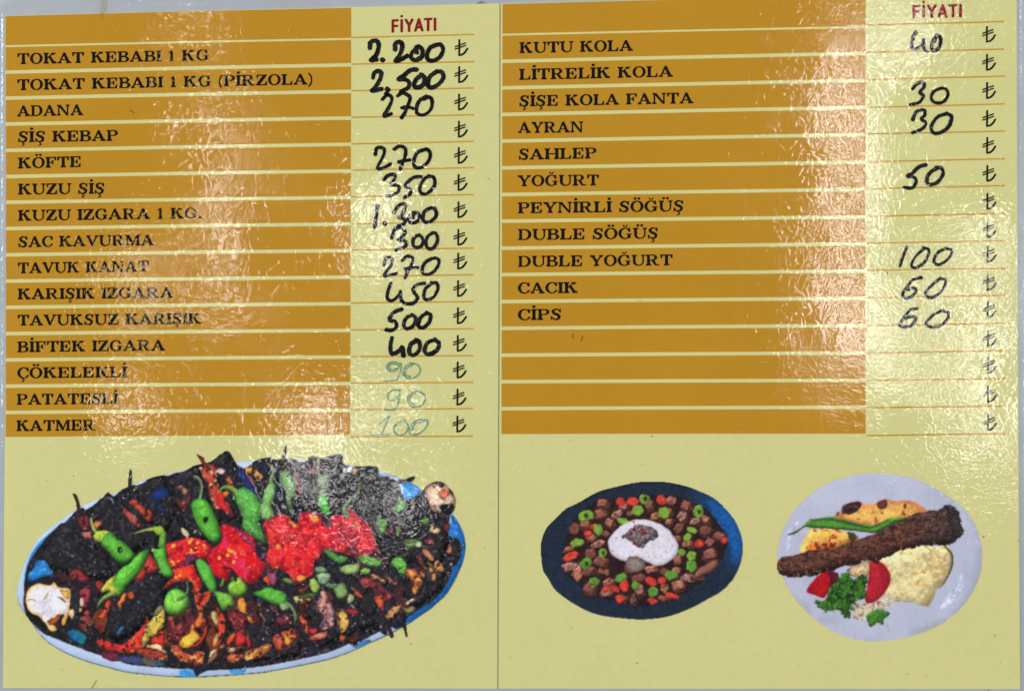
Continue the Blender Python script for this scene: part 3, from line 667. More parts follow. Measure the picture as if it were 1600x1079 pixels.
for p in ([(93,822),(128,792),(160,820),(150,870),(110,880),(72,862)], [(140,800),(170,770),(200,790),(232,850),(190,872),(160,840)], [(208,760),(255,742),(278,790),(264,832),(225,815)],
          [(262,745),(310,728),(330,790),(347,842),(300,852),(280,800)], [(328,722),(355,704),(385,750),(404,812),(385,832),(352,780)], [(248,893),(263,905),(258,935),(242,962),(215,987),(180,1005),(163,985),(170,950),(195,920),(225,897)],
          [(66,852),(120,842),(172,880),(182,908),(120,902),(78,888)], [(640,780),(702,790),(704,852),(655,855)], [(590,740),(640,760),(640,800),(590,810),(560,770)], [(505,715),(535,709),(537,760),(545,800),(515,805),(508,760)],
          [(458,720),(500,730),(500,790),(470,800),(462,760)], [(545,735),(592,740),(600,800),(560,812)], [(570,850),(640,835),(700,850),(690,880),(620,880)], [(640,900),(700,880),(690,920),(650,950),(630,930)], [(480,960),(560,945),(590,975),(500,1010)], [(395,990),(470,1000),(470,1024),(390,1035)]):
    cv.cur = None
    cv.poly(p, (33, 32, 36), (8, 8, 10), 'charred_chunk', tex=(74, 66, 70), ts=4, th=.57, lite=1.9, warp=2, sharp=True, depth=.10, spec=.07 if p[0][0] < 400 else .2)
T('A')
q([(740,640),(800,660),(835,760),(860,880),(800,880),(785,760)], (62,42,34), (40,28,24), 'skewer_tip', warp=.3)
q([(1465,335),(1490,370),(1485,560),(1435,570),(1445,400)], (42,46,34), (26,28,22), 'skewer_tip', warp=.3)
q([(810,930),(940,920),(965,1000),(950,1079),(850,1079)], (128,46,58), None, 'tomato_piece', tex=(190,90,90))
q([(1450,730),(1530,715),(1565,770),(1480,795)], (178,58,62), None)
ln([(1150,700),(1230,705),(1258,770)], 20, (160,185,215)); ln([(980,940),(985,1000),(1010,1079)], [20,40,50], (200,170,110))
q([(1010,1000),(1080,990),(1130,1030),(1060,1060),(1100,1100),(1040,1079)], (205,120,70)); cv.dots([(1000,900),(1120,740),(1435,650),(1515,600),(1085,605)], 1.2, (215,200,190))
T('B')
q([(-90,795),(0,850),(90,920),(170,1060),(100,1060),(0,960),(-60,880)], (186,82,72), (110,40,40), 'tomato_piece', tex=(225,160,140), th=.68)
q([(80,790),(150,785),(300,885),(290,980),(245,1000),(200,940),(110,860)], (198,74,48), (120,40,30), 'tomato_piece')
q([(310,620),(420,560),(500,600),(520,680),(440,700),(320,750),(280,660)], (28,52,110), (26,30,50), lite=0, warp=3)
q([(1340,310),(1420,330),(1520,460),(1610,620),(1560,660),(1460,560),(1380,420)], (28,46,104), (26,30,52), lite=0, warp=2.5, spec=.3)
q([(360,800),(430,790),(440,860),(400,870)], (26,48,96), (26,30,50), lite=0, warp=2)
q([(630,555),(690,545),(745,600),(765,690),(700,660),(650,600)], (182,118,96), (110,60,46), 'onion_piece')
q([(570,700),(700,720),(760,660),(815,700),(760,760),(720,870),(660,870),(620,790)], (118,52,48), (60,30,32), 'meat_piece', tex=(185,120,110), th=.64)
q([(840,140),(900,165),(950,190),(960,240),(1020,290),(975,335),(925,280),(870,190)], (104,48,40), (70,32,28), 'skewer_tip', warp=.4)
q([(915,370),(1000,290),(1090,300),(1130,380),(1110,480),(1170,600),(1210,700),(1290,820),(1330,920),(1270,920),(1180,850),(1100,840),(1050,740),(1000,580),(940,430)], (205,80,56), (130,40,36), 'grilled_strip', tex=(236,176,112), th=.60, ts=6, spec=.25)
q([(1080,640),(1180,640),(1230,780),(1320,920),(1200,860),(1110,790)], (200,42,44), (140,34,36), tex=(230,120,100), th=.68)
q([(1215,390),(1290,470),(1335,575),(1280,555),(1230,500)], (226,116,52), (150,50,36), 'pepper_piece')
q([(1085,390),(1150,330),(1215,350),(1190,410),(1120,440)], (205,180,168)); q([(1100,400),(1150,390),(1200,430),(1190,520),(1130,470)], (30,28,34), lite=0)
q([(885,310),(930,300),(935,345),(895,350)], (205,170,120)); q([(1190,620),(1260,620),(1250,680),(1200,680)], (215,120,60))
cv.dots([(780,385),(1185,260),(1285,360),(1380,520),(560,520),(975,645),(600,575),(1320,460),(90,560),(75,610),(840,340),(430,900)], 1.3, (200,200,205))
ln([(815,428),(880,450),(925,540),(915,640),(900,715)], [22,34,36,36,40], (128,148,112), name='pepper_stalk')
q([(780,790),(830,720),(900,703),(985,735),(1045,810),(1075,890),(1110,960),(1140,1040),(1168,1190),(1150,1245),(1090,1268),(1010,1225),(925,1130),(860,1020),(815,920),(800,840)], GR, GRE, 'green_pepper', lite=.8, warp=.5, ts=11)
ln([(800,820),(880,830),(990,800),(1040,850)], 14, (70,140,40)); q([(940,950),(985,935),(1000,1000),(955,1010)], (24,34,22), lite=0); ln([(860,930),(940,945),(1020,930)], 12, (58,130,44))
ln([(1135,625),(1200,565),(1290,575),(1360,630)], [16,44,56,60], (140,176,72), name='pepper_stalk')
q([(1305,690),(1350,620),(1430,550),(1520,600),(1590,640),(1660,740),(1685,860),(1640,980),(1665,1080),(1745,1240),(1690,1275),(1600,1210),(1480,1130),(1415,1060),(1440,960),(1400,850),(1350,770)], (86,168,66), (40,84,36), 'green_pepper', lite=.7, spec=.36, ts=9)
T('C')
q([(5,350),(80,318),(150,340),(245,425),(200,465),(110,410)], (224,156,52), (170,100,40), 'yellow_pepper_piece'); q([(30,390),(100,440),(165,540),(120,520),(60,440)], (190,92,84))
q([(525,36),(546,40),(530,200),(478,215),(500,110)], (34,30,30), (26,24,24), 'skewer_tip', warp=.3, lite=0)
q([(770,335),(850,315),(925,350),(905,415),(820,390)], (168,98,98), (110,60,66), 'meat_piece', spec=.3); q([(605,370),(680,400),(725,470),(745,650),(700,710),(670,560),(640,440)], (122,58,62), None, 'meat_piece', tex=(180,140,150))
q([(790,185),(870,178),(1000,200),(980,262),(940,285),(880,245)], (112,100,76), None, 'onion_piece', spec=.25); q([(1360,360),(1410,320),(1440,380),(1400,412)], (166,130,70)); q([(1300,305),(1380,305),(1345,385),(1300,375)], (198,210,228), lite=0); q([(1250,320),(1280,320),(1280,390),(1250,390)], (170,180,170), lite=0)
ln([(330,290),(380,350),(350,460),(350,520)], [30,44,46,60], (130,150,110), name='pepper_stalk')
q([(320,510),(400,530),(412,620),(360,730),(372,850),(380,940),(300,980),(228,940),(220,840),(250,700),(260,600)], (126,178,94), (62,104,50), 'green_pepper', spec=.38, ts=7)
q([(465,370),(570,360),(600,420),(655,480),(662,580),(650,680),(600,740),(630,860),(645,935),(590,870),(530,760),(540,640),(480,560),(460,460)], (112,158,90), (56,86,50), 'green_pepper', spec=.36, tex=(60,80,54), th=.66, ts=6)
ln([(940,220),(945,420)], 30, (140,132,92), name='pepper_stalk')
q([(925,440),(1000,408),(1062,430),(1072,520),(1052,600),(1060,660),(990,650),(930,560)], (100,122,78), (60,70,50), 'green_pepper', spec=.33)
q([(925,700),(990,645),(1060,665),(1075,780),(1092,880),(1070,935),(1000,870),(950,790)], (74,164,58), (44,96,40), 'green_pepper', spec=.3)
ln([(1440,430),(1455,560),(1400,680),(1300,760),(1270,850),(1310,930),(1385,985)], [26,40,40,50,64,70,30], (98,130,78), name='green_pepper', spec=.3)
T('D')
q([(340,395),(450,395),(560,430),(610,470),(560,500),(450,445),(330,430)], (186,202,232), lite=.1)
q([(580,540),(650,515),(665,650),(620,645),(600,590)], (146,186,214), lite=.1)
q([(640,540),(720,503),(800,535),(858,600),(800,680),(700,722),(640,745),(652,640)], (56,146,214), (40,112,184), 'blue_plate_patch', lite=.3, warp=.8)
q([(630,490),(740,430),(785,428),(790,455),(740,497),(650,515)], (36,34,36), (26,24,26), 'skewer_tip', lite=.1, warp=.5)
q([(540,700),(620,690),(685,800),(640,855),(560,885),(475,850),(560,790),(570,740)], (92,144,74), None, 'green_pepper', spec=.3)
q([(915,590),(985,522),(1080,508),(1140,506),(1205,560),(1290,680),(1296,770),(1250,875),(1150,870),(1090,875),(985,845),(955,720)], (222,188,160), (120,90,74), 'charred_onion', tex=(50,40,40), th=.62, ts=7, warp=1)
q([(1080,650),(1150,590),(1225,612),(1190,690),(1110,705)], (206,112,72), tex=(150,40,40)); q([(1100,800),(1180,765),(1245,755),(1272,820),(1235,885),(1120,885)], (26,26,32), (20,20,24), spec=.22, lite=0); q([(1200,580),(1260,620),(1285,680),(1240,670)], (34,30,32), lite=0); q([(1040,520),(1140,508),(1165,550),(1100,570)], (58,42,40), lite=0)
q([(865,985),(910,950),(972,970),(950,1025),(890,1022)], (82,142,54), None, 'green_pepper'); q([(320,930),(380,960),(445,960),(430,1090),(400,1140),(350,1150),(325,1060)], (92,142,74), None, 'green_pepper', spec=.33)
q([(735,730),(770,730),(775,830),(745,870)], (150,150,110)); q([(820,870),(890,865),(860,890)], (90,120,70)); cv.dots([(780,605),(1095,850),(830,720),(850,800),(655,960),(630,900)], 1.6, (200,205,210))
# tomatoes in the middle
T('F')
q([(1040,330),(1110,300),(1180,200),(1150,60),(1210,8),(1290,50),(1420,100),(1560,200),(1620,330),(1690,430),(1700,560),(1640,700),(1590,752),(1500,770),(1430,720),(1380,690),(1290,600),(1240,722),(1100,684),(1050,620),(1010,540),(980,450)], (214,28,36), (166,20,34), 'tomato', tex=(226,44,84), th=.60, ts=16, spec=.24, lite=.4)
q([(480,270),(640,233),(760,193),(900,212),(1000,262),(1045,330),(1000,450),(930,470),(830,480),(720,560),(600,570),(520,540),(490,400)], (214,40,38), (150,22,36), 'tomato', tex=(226,70,40), th=.6, ts=10, spec=.25)
q([(560,600),(650,560),(800,538),(862,640),(925,760),(885,862),(785,885),(822,800),(760,732),(620,742),(520,764),(475,835),(462,790),(520,720),(580,680)], (214,56,34), (150,28,40), 'tomato', tex=(224,100,50), th=.6, ts=10)
q([(690,400),(780,400),(900,440),(840,480),(760,500),(720,560),(680,520),(720,450)], (96,36,72), (40,30,44), spec=.36, lite=0)
q([(1320,60),(1400,100),(1500,180),(1590,300),(1560,330),(1440,220),(1380,160)], (150,40,70), (110,30,60), spec=.3, lite=0)
for r_, pts in ((2.4, [(800,215),(775,250),(580,295),(560,300),(950,290),(960,325),(790,350),(770,380),(800,380),(850,320),(870,370),(840,380),(630,490),(565,500),(575,530),(545,490),(600,690),(640,670),(650,665),(1260,350),(1290,370),(1250,410),(1330,380),(1140,450),(1350,440),(1240,420),(1320,500),(1300,355),(870,260),(1340,400)]),):
    cv.dots(pts, r_, (238,176,78))
cv.dots([(1200,50),(1290,170),(1320,210),(1410,400),(700,310),(730,400),(1420,140),(1400,150),(1450,470),(1560,590),(1520,560),(1470,700)], 1.6, (244,190,196))
q([(260,393),(330,480),(368,600),(270,640),(180,720),(88,722),(110,660),(200,540)], (200,54,46), (120,34,36), 'tomato_piece')
T('G')
q([(250,20),(380,-60),(480,-115),(560,-60),(660,30),(700,-110),(800,-125),(960,-90),(1010,60),(1020,200),(1000,340),(950,440),(890,500),(880,640),(820,690),(720,762),(620,742),(560,660),(440,570),(380,600),(300,500),(270,420),(330,330),(300,230)], (218, 36, 44), (150, 22, 40), 'tomato', tex=(228, 70, 70), th=.58, ts=6, spec=.30, lite=.3)
q([(1000,60),(1100,90),(1090,-70),(1200,-95),(1330,-50),(1310,-185),(1400,-120),(1500,-30),(1590,60),(1620,150),(1690,350),(1590,400),(1380,432),(1200,370),(1010,335),(1015,200)], (206,36,56), (140,26,46), 'tomato', tex=(232,80,90), th=.6, ts=6, spec=.32, lite=.3)
q([(1200,130),(1320,110),(1440,160),(1460,260),(1380,310),(1250,260)], (160, 42, 58), (120, 36, 50), lite=0, tex=(200,50,64), th=.5, ts=5, warp=4)
q([(960,40),(1060,60),(1130,100),(1120,260),(1010,320),(960,200)], (204, 38, 50), (190, 34, 50), tex=(232,90,96), th=.6, ts=5, warp=3, lite=.2)
q([(1300,330),(1400,310),(1440,370),(1380,420),(1310,390)], (120,50,62), lite=0, warp=2); q([(1380,-10),(1450,0),(1440,60),(1390,50)], (228,120,60), lite=0)
for p in ([(560,-20),(640,0),(680,60),(620,70)], [(820,-80),(900,-80),(960,-20),(860,0)], [(380,550),(440,540),(430,590)], [(650,680),(730,650),(790,700),(700,740)], [(410,270),(470,270),(460,330),(400,340)], [(600,500),(650,520),(620,560)]): q(p, (236,140,60), lite=0, warp=2)
q([(290,640),(390,640),(415,700),(385,800),(330,745)], (146,66,100), (80,40,66), spec=.35); q([(240,700),(310,690),(330,780),(270,750)], (220,80,40)); q([(150,320),(260,310),(290,440),(240,500),(180,430)], (44,30,50), (38,26,40), spec=.36, lite=0)
# peppers over the tomatoes
T('E')
ln([(980,-10),(1010,80),(1065,155)], [26,40,54], (150,170,90), name='pepper_stalk')
q([(1000,190),(1080,110),(1185,108),(1225,150),(1165,240),(1080,250)], (172,186,70), (100,120,40), spec=.2)
q([(1100,245),(1180,135),(1250,140),(1310,215),(1375,245),(1445,310),(1505,370),(1525,440),(1445,512),(1370,525),(1290,475),(1235,425),(1180,350),(1115,305)], GR, GRE, 'green_pepper', lite=.8, warp=.6, ts=11)
q([(1305,325),(1350,308),(1368,350),(1325,405)], (28,40,24), lite=0); ln([(1310,230),(1320,300),(1300,350)], 12, (64,134,44)); cv.dots([(1350,350),(1165,270)], 1.4, (190,225,150))
q([(1695,345),(1703,400),(1650,520),(1600,620),(1500,730),(1420,800),(1380,880),(1320,945),(1255,885),(1240,790),(1270,690),(1350,580),(1450,520),(1520,440),(1600,370),(1660,348)], GR, GRE, 'green_pepper', lite=.8, warp=.6, ts=10)
ln([(1650,480),(1500,620),(1420,700)], 16, (62,132,44))
q([(1160,760),(1230,690),(1290,640),(1262,790),(1350,905),(1280,900),(1200,860),(1100,865)], (206,194,70), (130,140,44), ts=5); ln([(1270,880),(1150,940),(1085,1010),(1050,1090)], [60,46,34,14], (136,172,78), name='pepper_stalk')
q([(290,480),(400,480),(480,600),(500,665),(400,672),(225,745),(190,670),(265,560)], (40,124,192), (34,70,120), 'blue_plate_patch', tex=(120,180,225), th=.62, warp=1.5, lite=.2)
q([(770,588),(850,600),(920,680),(992,690),(940,742),(800,752),(695,680)], (152,46,54), None, 'tomato_piece'); q([(830,870),(960,780),(975,900),(935,1060),(865,1050),(850,950)], (176,58,70), None, 'tomato_piece'); q([(1040,740),(1122,750),(1112,820),(1072,865),(1040,800)], (192,46,40), None, 'tomato_piece')
q([(850,120),(1000,130),(995,180),(940,245),(880,190)], (192,112,98), None, 'onion_piece'); ln([(560,310),(640,360),(720,410),(770,440)], [10,16,22,26], (88,112,128)); cv.dots([(790,470),(745,420),(590,405),(960,300),(990,310),(1010,325),(1020,500),(1075,680),(1020,660),(1160,650),(850,220),(940,650),(1125,620),(900,525),(1045,925),(1250,530)], 1.5, (178,184,205))
q([(170,880),(230,812),(330,762),(460,792),(522,738),(560,812),(660,822),(712,842),(722,940),(705,1090),(685,1190),(632,1295),(610,1240),(640,1150),(540,1195),(482,1262),(555,1330),(520,1365),(440,1342),(380,1250),(330,1180),(230,1140),(180,1070),(158,970)], (216,212,226), (226,166,72), 'peeled_onion', lite=0, ts=14, depth=.10, warp=1)
ln([(390,960),(420,920),(438,885)], 22, (214,160,60)); ln([(200,970),(250,965),(285,990)], 20, (220,160,70)); ln([(545,930),(600,950),(660,1000)], [10,30,20], (150,90,40)); q([(600,850),(700,860),(690,960),(640,940)], (232,180,90), lite=0); ln([(350,1180),(400,1100)], 12, (190,110,60)); q([(440,1240),(540,1180),(600,1150),(560,1240),(480,1290)], (176,84,46), lite=0)
T('I')
q([(710,130),(775,140),(765,230),(705,245)], (230,188,140), None, 'onion_piece'); q([(840,-10),(892,-10),(862,165),(828,155)], (222,170,150), None, 'onion_piece')
q([(850,220),(960,210),(1000,300),(940,400),(850,390),(830,300)], (140,60,56), (80,40,40), 'tomato_piece', tex=(150,120,60)); q([(885,150),(950,140),(960,190),(900,205)], (176,50,60)); q([(690,395),(780,375),(880,430),(925,460),(890,580),(800,545),(690,455)], (30,104,160), (26,60,90), 'blue_plate_patch', tex=(40,130,110), lite=.1)
q([(1288,440),(1340,350),(1392,345),(1360,400),(1305,458)], (52,112,172), lite=.1, warp=.5); q([(1170,40),(1232,28),(1200,150),(1140,250),(1075,235),(1130,140)], (214,78,44), (140,40,30), 'pepper_piece'); q([(1310,10),(1430,-80),(1515,-30),(1400,20),(1355,100),(1345,165),(1310,80)], (228,112,42), (150,60,34), 'pepper_piece'); q([(1050,330),(1120,310),(1120,370),(1070,370)], (120,40,50), warp=2)
q([(1045,510),(1180,518),(1300,568),(1380,560),(1500,470),(1620,340),(1682,212),(1705,260),(1640,540),(1645,590),(1560,652),(1420,682),(1300,655),(1130,645),(1080,585)], (222,50,40), (176,34,32), 'red_pepper_piece', tex=(228,110,50), th=.68, ts=14, lite=.5)
q([(1130,660),(1300,670),(1320,780),(1200,770),(1100,720)], (110,40,60), (60,30,50), warp=2, lite=0); q([(1330,720),(1600,720),(1620,820),(1480,810),(1340,770)], (58,66,110), (50,50,80), warp=2, lite=0)
q([(1600,730),(1800,750),(1900,800),(1850,850),(1650,830)], (110,94,70), (60,60,80), warp=3, lite=0, tex=(40,80,120)); ln([(190,180),(300,270),(380,330),(430,380)], [60,90,80,40], (24,26,24), lite=0)
T('J')
q([(275,290),(330,200),(355,130),(400,75),(445,100),(465,200),(440,350),(330,455),(200,590),(175,520),(220,330)], (206,182,68), (150,130,60), 'yellow_pepper_piece', ts=12, tex=(226,190,80)); q([(330,150),(400,70),(440,90),(420,160),(340,220)], (132,130,90), lite=.2)
q([(220,585),(330,480),(430,388),(452,500),(452,590),(380,575)], (216,48,38), (170,40,30), 'red_pepper_piece'); q([(225,592),(330,560),(420,590),(492,690),(380,642),(290,622)], (236,202,152), (224,130,70), 'onion_piece'); q([(100,650),(250,615),(470,688),(495,745),(350,762),(200,722)], (168,62,40), (110,40,36), 'red_pepper_piece', tex=(206,120,60))
q([(500,220),(700,190),(860,198),(995,240),(1005,420),(925,545),(780,615),(640,575),(500,525),(485,400)], (104,38,44), (50,24,30), 'onion_ring', tex=(196,84,58), th=.60, ts=6, spec=.22, warp=2)
q([(635,570),(700,470),(775,430),(785,330),(830,325),(822,400),(895,450),(845,545),(740,612)], (216,182,64), (190,110,40), lite=.2); q([(835,335),(880,210),(935,188),(935,285),(880,365)], (226,122,52), (150,60,40)); q([(840,370),(900,360),(930,420),(880,430)], (28,24,26), lite=0); ln([(740,610),(880,560),(960,440),(980,340)], [16,30,36,30], (190,62,44)); q([(560,250),(640,240),(640,320),(570,310)], (34,36,40), lite=0, warp=2); q([(660,600),(700,560),(680,540)], (216,182,64))
q([(525,590),(620,575),(700,660),(800,700),(860,650),(965,690),(935,800),(872,835),(760,802),(640,762),(560,682)], (194,74,48), (110,36,40), 'onion_ring', tex=(240,176,84), th=.56, ts=6, warp=2)
T('F'); q([(828,930),(900,890),(1032,868),(1022,940),(950,1060),(920,1165),(878,1090)], (206,52,34), (226,132,56), 'red_pepper_piece', lite=.1, depth=.12); q([(1370,960),(1440,945),(1475,1060),(1490,1190),(1430,1180),(1385,1090)], (228,152,48), (190,90,40), 'yellow_pepper_piece')
T('J')
q([(1035,170),(1100,155),(1200,220),(1215,350),(1190,500),(1120,590),(1035,625),(1060,480),(1130,430),(1120,320),(1060,280)], (214,70,46), (180,50,38), 'onion_ring', lite=.2); q([(1038,175),(1090,160),(1120,230),(1125,330),(1080,320)], (204,192,120), lite=.2); q([(1065,480),(1130,430),(1120,520),(1060,610)], (206,180,100), lite=.2)
q([(1025,640),(1100,620),(1205,555),(1195,640),(1060,775),(990,815),(1020,700)], (186,116,80), (90,50,50), 'onion_ring', tex=(60,30,36)); q([(1030,650),(1100,630),(1060,700),(1020,740)], (215,190,140), lite=0)
q([(1235,160),(1400,148),(1485,200),(1475,350),(1495,520),(1535,605),(1480,605),(1440,590),(1340,560),(1250,585),(1225,500),(1345,420),(1300,330),(1245,250)], (136,42,50), (60,26,32), 'onion_ring', tex=(194,84,84), th=.6, ts=6, warp=2, spec=.2)
q([(1240,520),(1310,420),(1350,440),(1300,540),(1250,580)], (222,90,44), lite=.2); q([(1370,400),(1470,460),(1480,540),(1400,590),(1340,560)], (186,46,52), spec=.2); q([(1475,190),(1540,230),(1565,320),(1505,275)], (222,120,52), None, 'pepper_piece'); q([(1485,370),(1510,420),(1515,560),(1490,520)], (170,140,90), lite=0)
q([(1225,625),(1290,590),(1355,620),(1320,662),(1240,664)], (226,182,130), None, 'onion_piece'); q([(1238,720),(1420,668),(1600,620),(1610,730),(1500,742),(1280,792)], (196,84,52), (110,40,38), 'grilled_onion_slice', tex=(226,140,70), th=.56, ts=5, warp=2); ln([(1215,150),(1230,330),(1200,560)], [20,26,10], (24,22,26), lite=0)
T('K')
q([(-20,700),(60,650),(180,605),(310,552),(358,610),(300,685),(180,742),(60,766)], (206,120,56), (120,50,34), 'grilled_onion_slice', tex=(236,188,92), th=.56, ts=7); q([(10,520),(40,520),(60,600),(100,590),(70,480)], (196,40,44))
q([(420,250),(540,180),(605,240),(600,320),(480,335),(350,380),(400,320)], (118,46,54), None, 'meat_piece', tex=(190,140,130), spec=.2); q([(365,490),(450,420),(540,400),(620,365),(658,430),(622,565),(520,635),(440,662),(395,600)], (198,80,54), (110,40,36), 'grilled_tomato', tex=(226,120,60), th=.62); q([(508,450),(560,478),(602,530),(545,575),(520,520)], (232,178,58), lite=.1); ln([(470,440),(500,520),(480,600)], 22, (110,40,50))
q([(675,150),(740,200),(800,290),(822,380),(800,448),(758,415),(715,275)], (206,92,50), (120,46,36), 'pepper_piece'); q([(930,0),(1040,0),(1135,150),(1120,335),(1000,385),(950,330),(1020,230),(925,150)], (140,94,104), (90,60,70), 'meat_piece', tex=(214,150,140), th=.55, ts=5, spec=.34, warp=3)
q([(818,485),(960,420),(1052,400),(1020,492),(870,522)], (214,112,80), None, 'pepper_piece', spec=.25); q([(830,390),(930,368),(905,445),(840,435)], (180,50,60)); q([(1165,120),(1250,150),(1312,230),(1315,325),(1262,405),(1222,425),(1200,320),(1168,250)], (218,176,76), (206,96,50), 'yellow_pepper_piece', depth=.1, lite=.2, spec=.22); q([(1200,460),(1262,448),(1272,512),(1220,524)], (182,82,52))
q([(180,60),(215,70),(222,170),(285,250),(270,285),(220,220),(200,140)], (176,112,96), None, 'onion_piece'); q([(268,375),(340,450),(352,485),(290,430)], (206,150,112)); cv.dots([(255,335),(305,140),(310,360),(430,190),(375,260),(25,855),(250,500),(1065,465),(780,670),(110,780)], 2.0, (176,172,184)); q([(1290,110),(1430,160),(1400,190),(1310,180)], (150,40,50), warp=2)
q([(1330,60),(1390,90),(1380,140)], (150,150,140))
T('L')
q([(0,130),(80,150),(60,190),(0,190)], (176,50,56)); q([(270,-20),(400,-30),(402,60),(392,170),(345,90)], (218,84,50), (160,60,50), 'pepper_piece'); ln([(390,180),(430,290),(470,380),(495,460)], [20,14,50,60], (40,34,38), (30,26,30), name='skewer_tip'); ln([(650,200),(655,340),(668,400),(680,462)], [60,50,36,34], (30,28,30), (26,24,26), name='skewer_tip')
q([(425,190),(500,110),(590,80),(635,70),(560,180),(480,262),(430,245)], (212,152,92), (150,90,56), 'onion_piece'); q([(640,130),(760,88),(802,120),(720,192),(665,170)], (138,124,84), None, 'onion_piece'); cv.dots([(125,200),(220,262),(300,322),(40,305),(15,205),(185,400),(260,395),(145,285),(360,345)], 2.0, (170,170,182))
T('H')
q([(680,590),(770,590),(812,640),(875,705),(850,800),(790,900),(748,872),(760,770),(718,690),(665,650)], (228,128,52), (160,60,40), 'yellow_pepper_piece', tex=(236,180,90), th=.6, ts=6); q([(745,700),(790,740),(790,830),(760,800)], (110,50,46), lite=0)
q([(945,570),(1030,560),(1035,510),(1090,495),(1155,580),(1140,622),(1065,620),(1045,735),(1000,722),(990,640)], (226,162,72), (180,110,70), 'yellow_pepper_piece'); q([(868,360),(930,338),(985,390),(1035,470),(1000,495),(925,425)], (188,126,80), (110,50,46), 'onion_piece'); q([(805,410),(890,418),(905,520),(960,615),(900,600),(845,520)], (112,46,50), None, 'meat_piece', tex=(120,110,60))
q([(920,480),(1000,520),(1010,560),(960,540)], (130,120,80)); q([(845,610),(912,640),(905,692),(850,655)], (192,122,60)); q([(975,90),(1020,15),(1062,70),(1112,90),(1095,135),(1040,155)], (216,182,130), (150,110,70), 'onion_piece'); q([(895,240),(940,175),(1000,205),(1045,262),(970,285)], (154,62,62), None, 'meat_piece', spec=.2); q([(1148,350),(1200,340),(1220,285),(1252,330),(1252,382),(1210,402)], (192,110,86), None, 'onion_piece')
q([(1218,10),(1300,20),(1345,150),(1250,195),(1200,130)], (42,116,196), (40,90,150), 'blue_plate_patch', tex=(150,190,225), lite=.1, th=.66); q([(1235,560),(1330,520),(1375,480),(1300,645),(1240,605)], (32,84,146), (26,60,100), lite=.1); q([(1150,40),(1215,20),(1215,90),(1180,120)], (110,40,44))
q([(225,630),(350,690),(415,745),(402,775),(340,722),(265,712)], (204,134,84), None, 'onion_piece'); q([(408,658),(560,740),(545,795),(480,775),(428,705)], (188,110,80), None, 'onion_piece'); q([(90,720),(210,688),(325,780),(445,860),(490,950),(420,985),(375,890),(250,812),(135,802)], (162,44,60), (90,34,46), 'tomato_piece', tex=(200,110,110), spec=.2); q([(-10,815),(60,850),(142,932),(132,965),(60,905)], (168,66,42), None, 'pepper_piece'); q([(280,930),(340,962),(380,918),(402,980),(385,1079),(325,1060)], (222,90,50), (150,50,44), 'pepper_piece')
q([(668,1012),(760,950),(852,910),(835,952),(700,1035)], (206,188,162), (150,130,110), 'onion_piece', warp=.4); q([(80,430),(190,412),(300,460),(382,480),(360,545),(260,562),(180,542),(100,502)], (104,162,74), (54,92,44), 'green_pepper', spec=.25); q([(100,600),(180,570),(242,590),(200,655),(120,642)], (120,164,80), None, 'green_pepper'); q([(0,560),(60,550),(80,620),(10,635)], (150,180,110))
q([(488,500),(550,440),(622,438),(682,520),(684,590),(680,655),(600,642),(548,582),(500,545)], (98,168,66), (48,92,40), 'green_pepper', spec=.22); q([(550,530),(600,560),(660,540),(600,590)], (46,80,44), lite=0); q([(640,225),(750,208),(860,238),(884,290),(800,312),(700,355),(658,310)], (94,120,58), (50,66,36), 'green_pepper'); q([(795,280),(850,240),(875,290),(830,320)], (190,200,170), spec=.3); ln([(880,302),(960,320),(1050,352)], [22,16,8], (150,150,110)); q([(540,100),(595,60),(602,150),(570,192)], (84,118,62), None, 'green_pepper'); q([(430,80),(500,60),(490,150),(430,160)], (112,40,56), warp=2)
cv.dots([(350,165),(460,400),(395,515),(440,510),(940,970),(385,280),(1035,985)], 2.0, (186,190,196))
T('G')
q([(1000,343),(1100,350),(1200,420),(1325,440),(1290,492),(1200,518),(1120,490),(1050,420)], (82,148,62), (44,84,40), 'green_pepper', spec=.25); q([(1205,590),(1270,540),(1380,518),(1445,530),(1442,622),(1340,648),(1240,628)], (152,178,104), (96,120,70), 'green_pepper'); q([(1450,430),(1560,410),(1590,470),(1540,530),(1470,500)], (116,166,76), None, 'green_pepper')
for p, c_ in (([(925,650),(1080,648),(1095,720),(1000,785),(930,742)], (134,166,126)), ([(825,740),(900,700),(962,800),(930,872),(850,862)], (150,178,80)), ([(1145,800),(1250,765),(1305,850),(1290,935),(1200,962),(1140,880)], (126,160,94)), ([(1320,890),(1392,930),(1380,992),(1305,1012)], (150,160,110)), ([(895,570),(1000,555),(1055,620),(930,642)], (128,160,118)), ([(485,700),(560,698),(645,772),(560,775)], (100,124,62)), ([(600,935),(760,905),(860,880),(920,925),(760,950)], (70,108,56)), ([(1000,780),(1100,760),(1180,770),(1120,830)], (90,120,80))):
    q(p, c_, None, 'green_pepper', spec=.33, warp=2, ts=5)
q([(625,930),(700,925),(760,975),(690,1020),(640,985)], (206,190,112), (150,120,70), 'onion_piece'); q([(760,960),(850,950),(820,1000)], (196,140,90)); q([(960,870),(1040,860),(1040,960),(1030,1079),(930,1079),(980,960)], (206,130,100), (130,80,76), 'meat_piece', tex=(220,170,160), spec=.33, warp=2); q([(1380,860),(1460,900),(1510,960),(1440,940)], (190,84,50), None, 'pepper_piece'); q([(1460,720),(1590,700),(1600,800),(1500,820)], (190,70,74), None, 'meat_piece', spec=.3, warp=2)
q([(130,880),(220,850),(320,808),(430,848),(525,885),(555,950),(540,1015),(440,1035),(320,1002),(250,962),(165,922)], (92,172,62), (42,92,38), 'green_pepper', spec=.26)
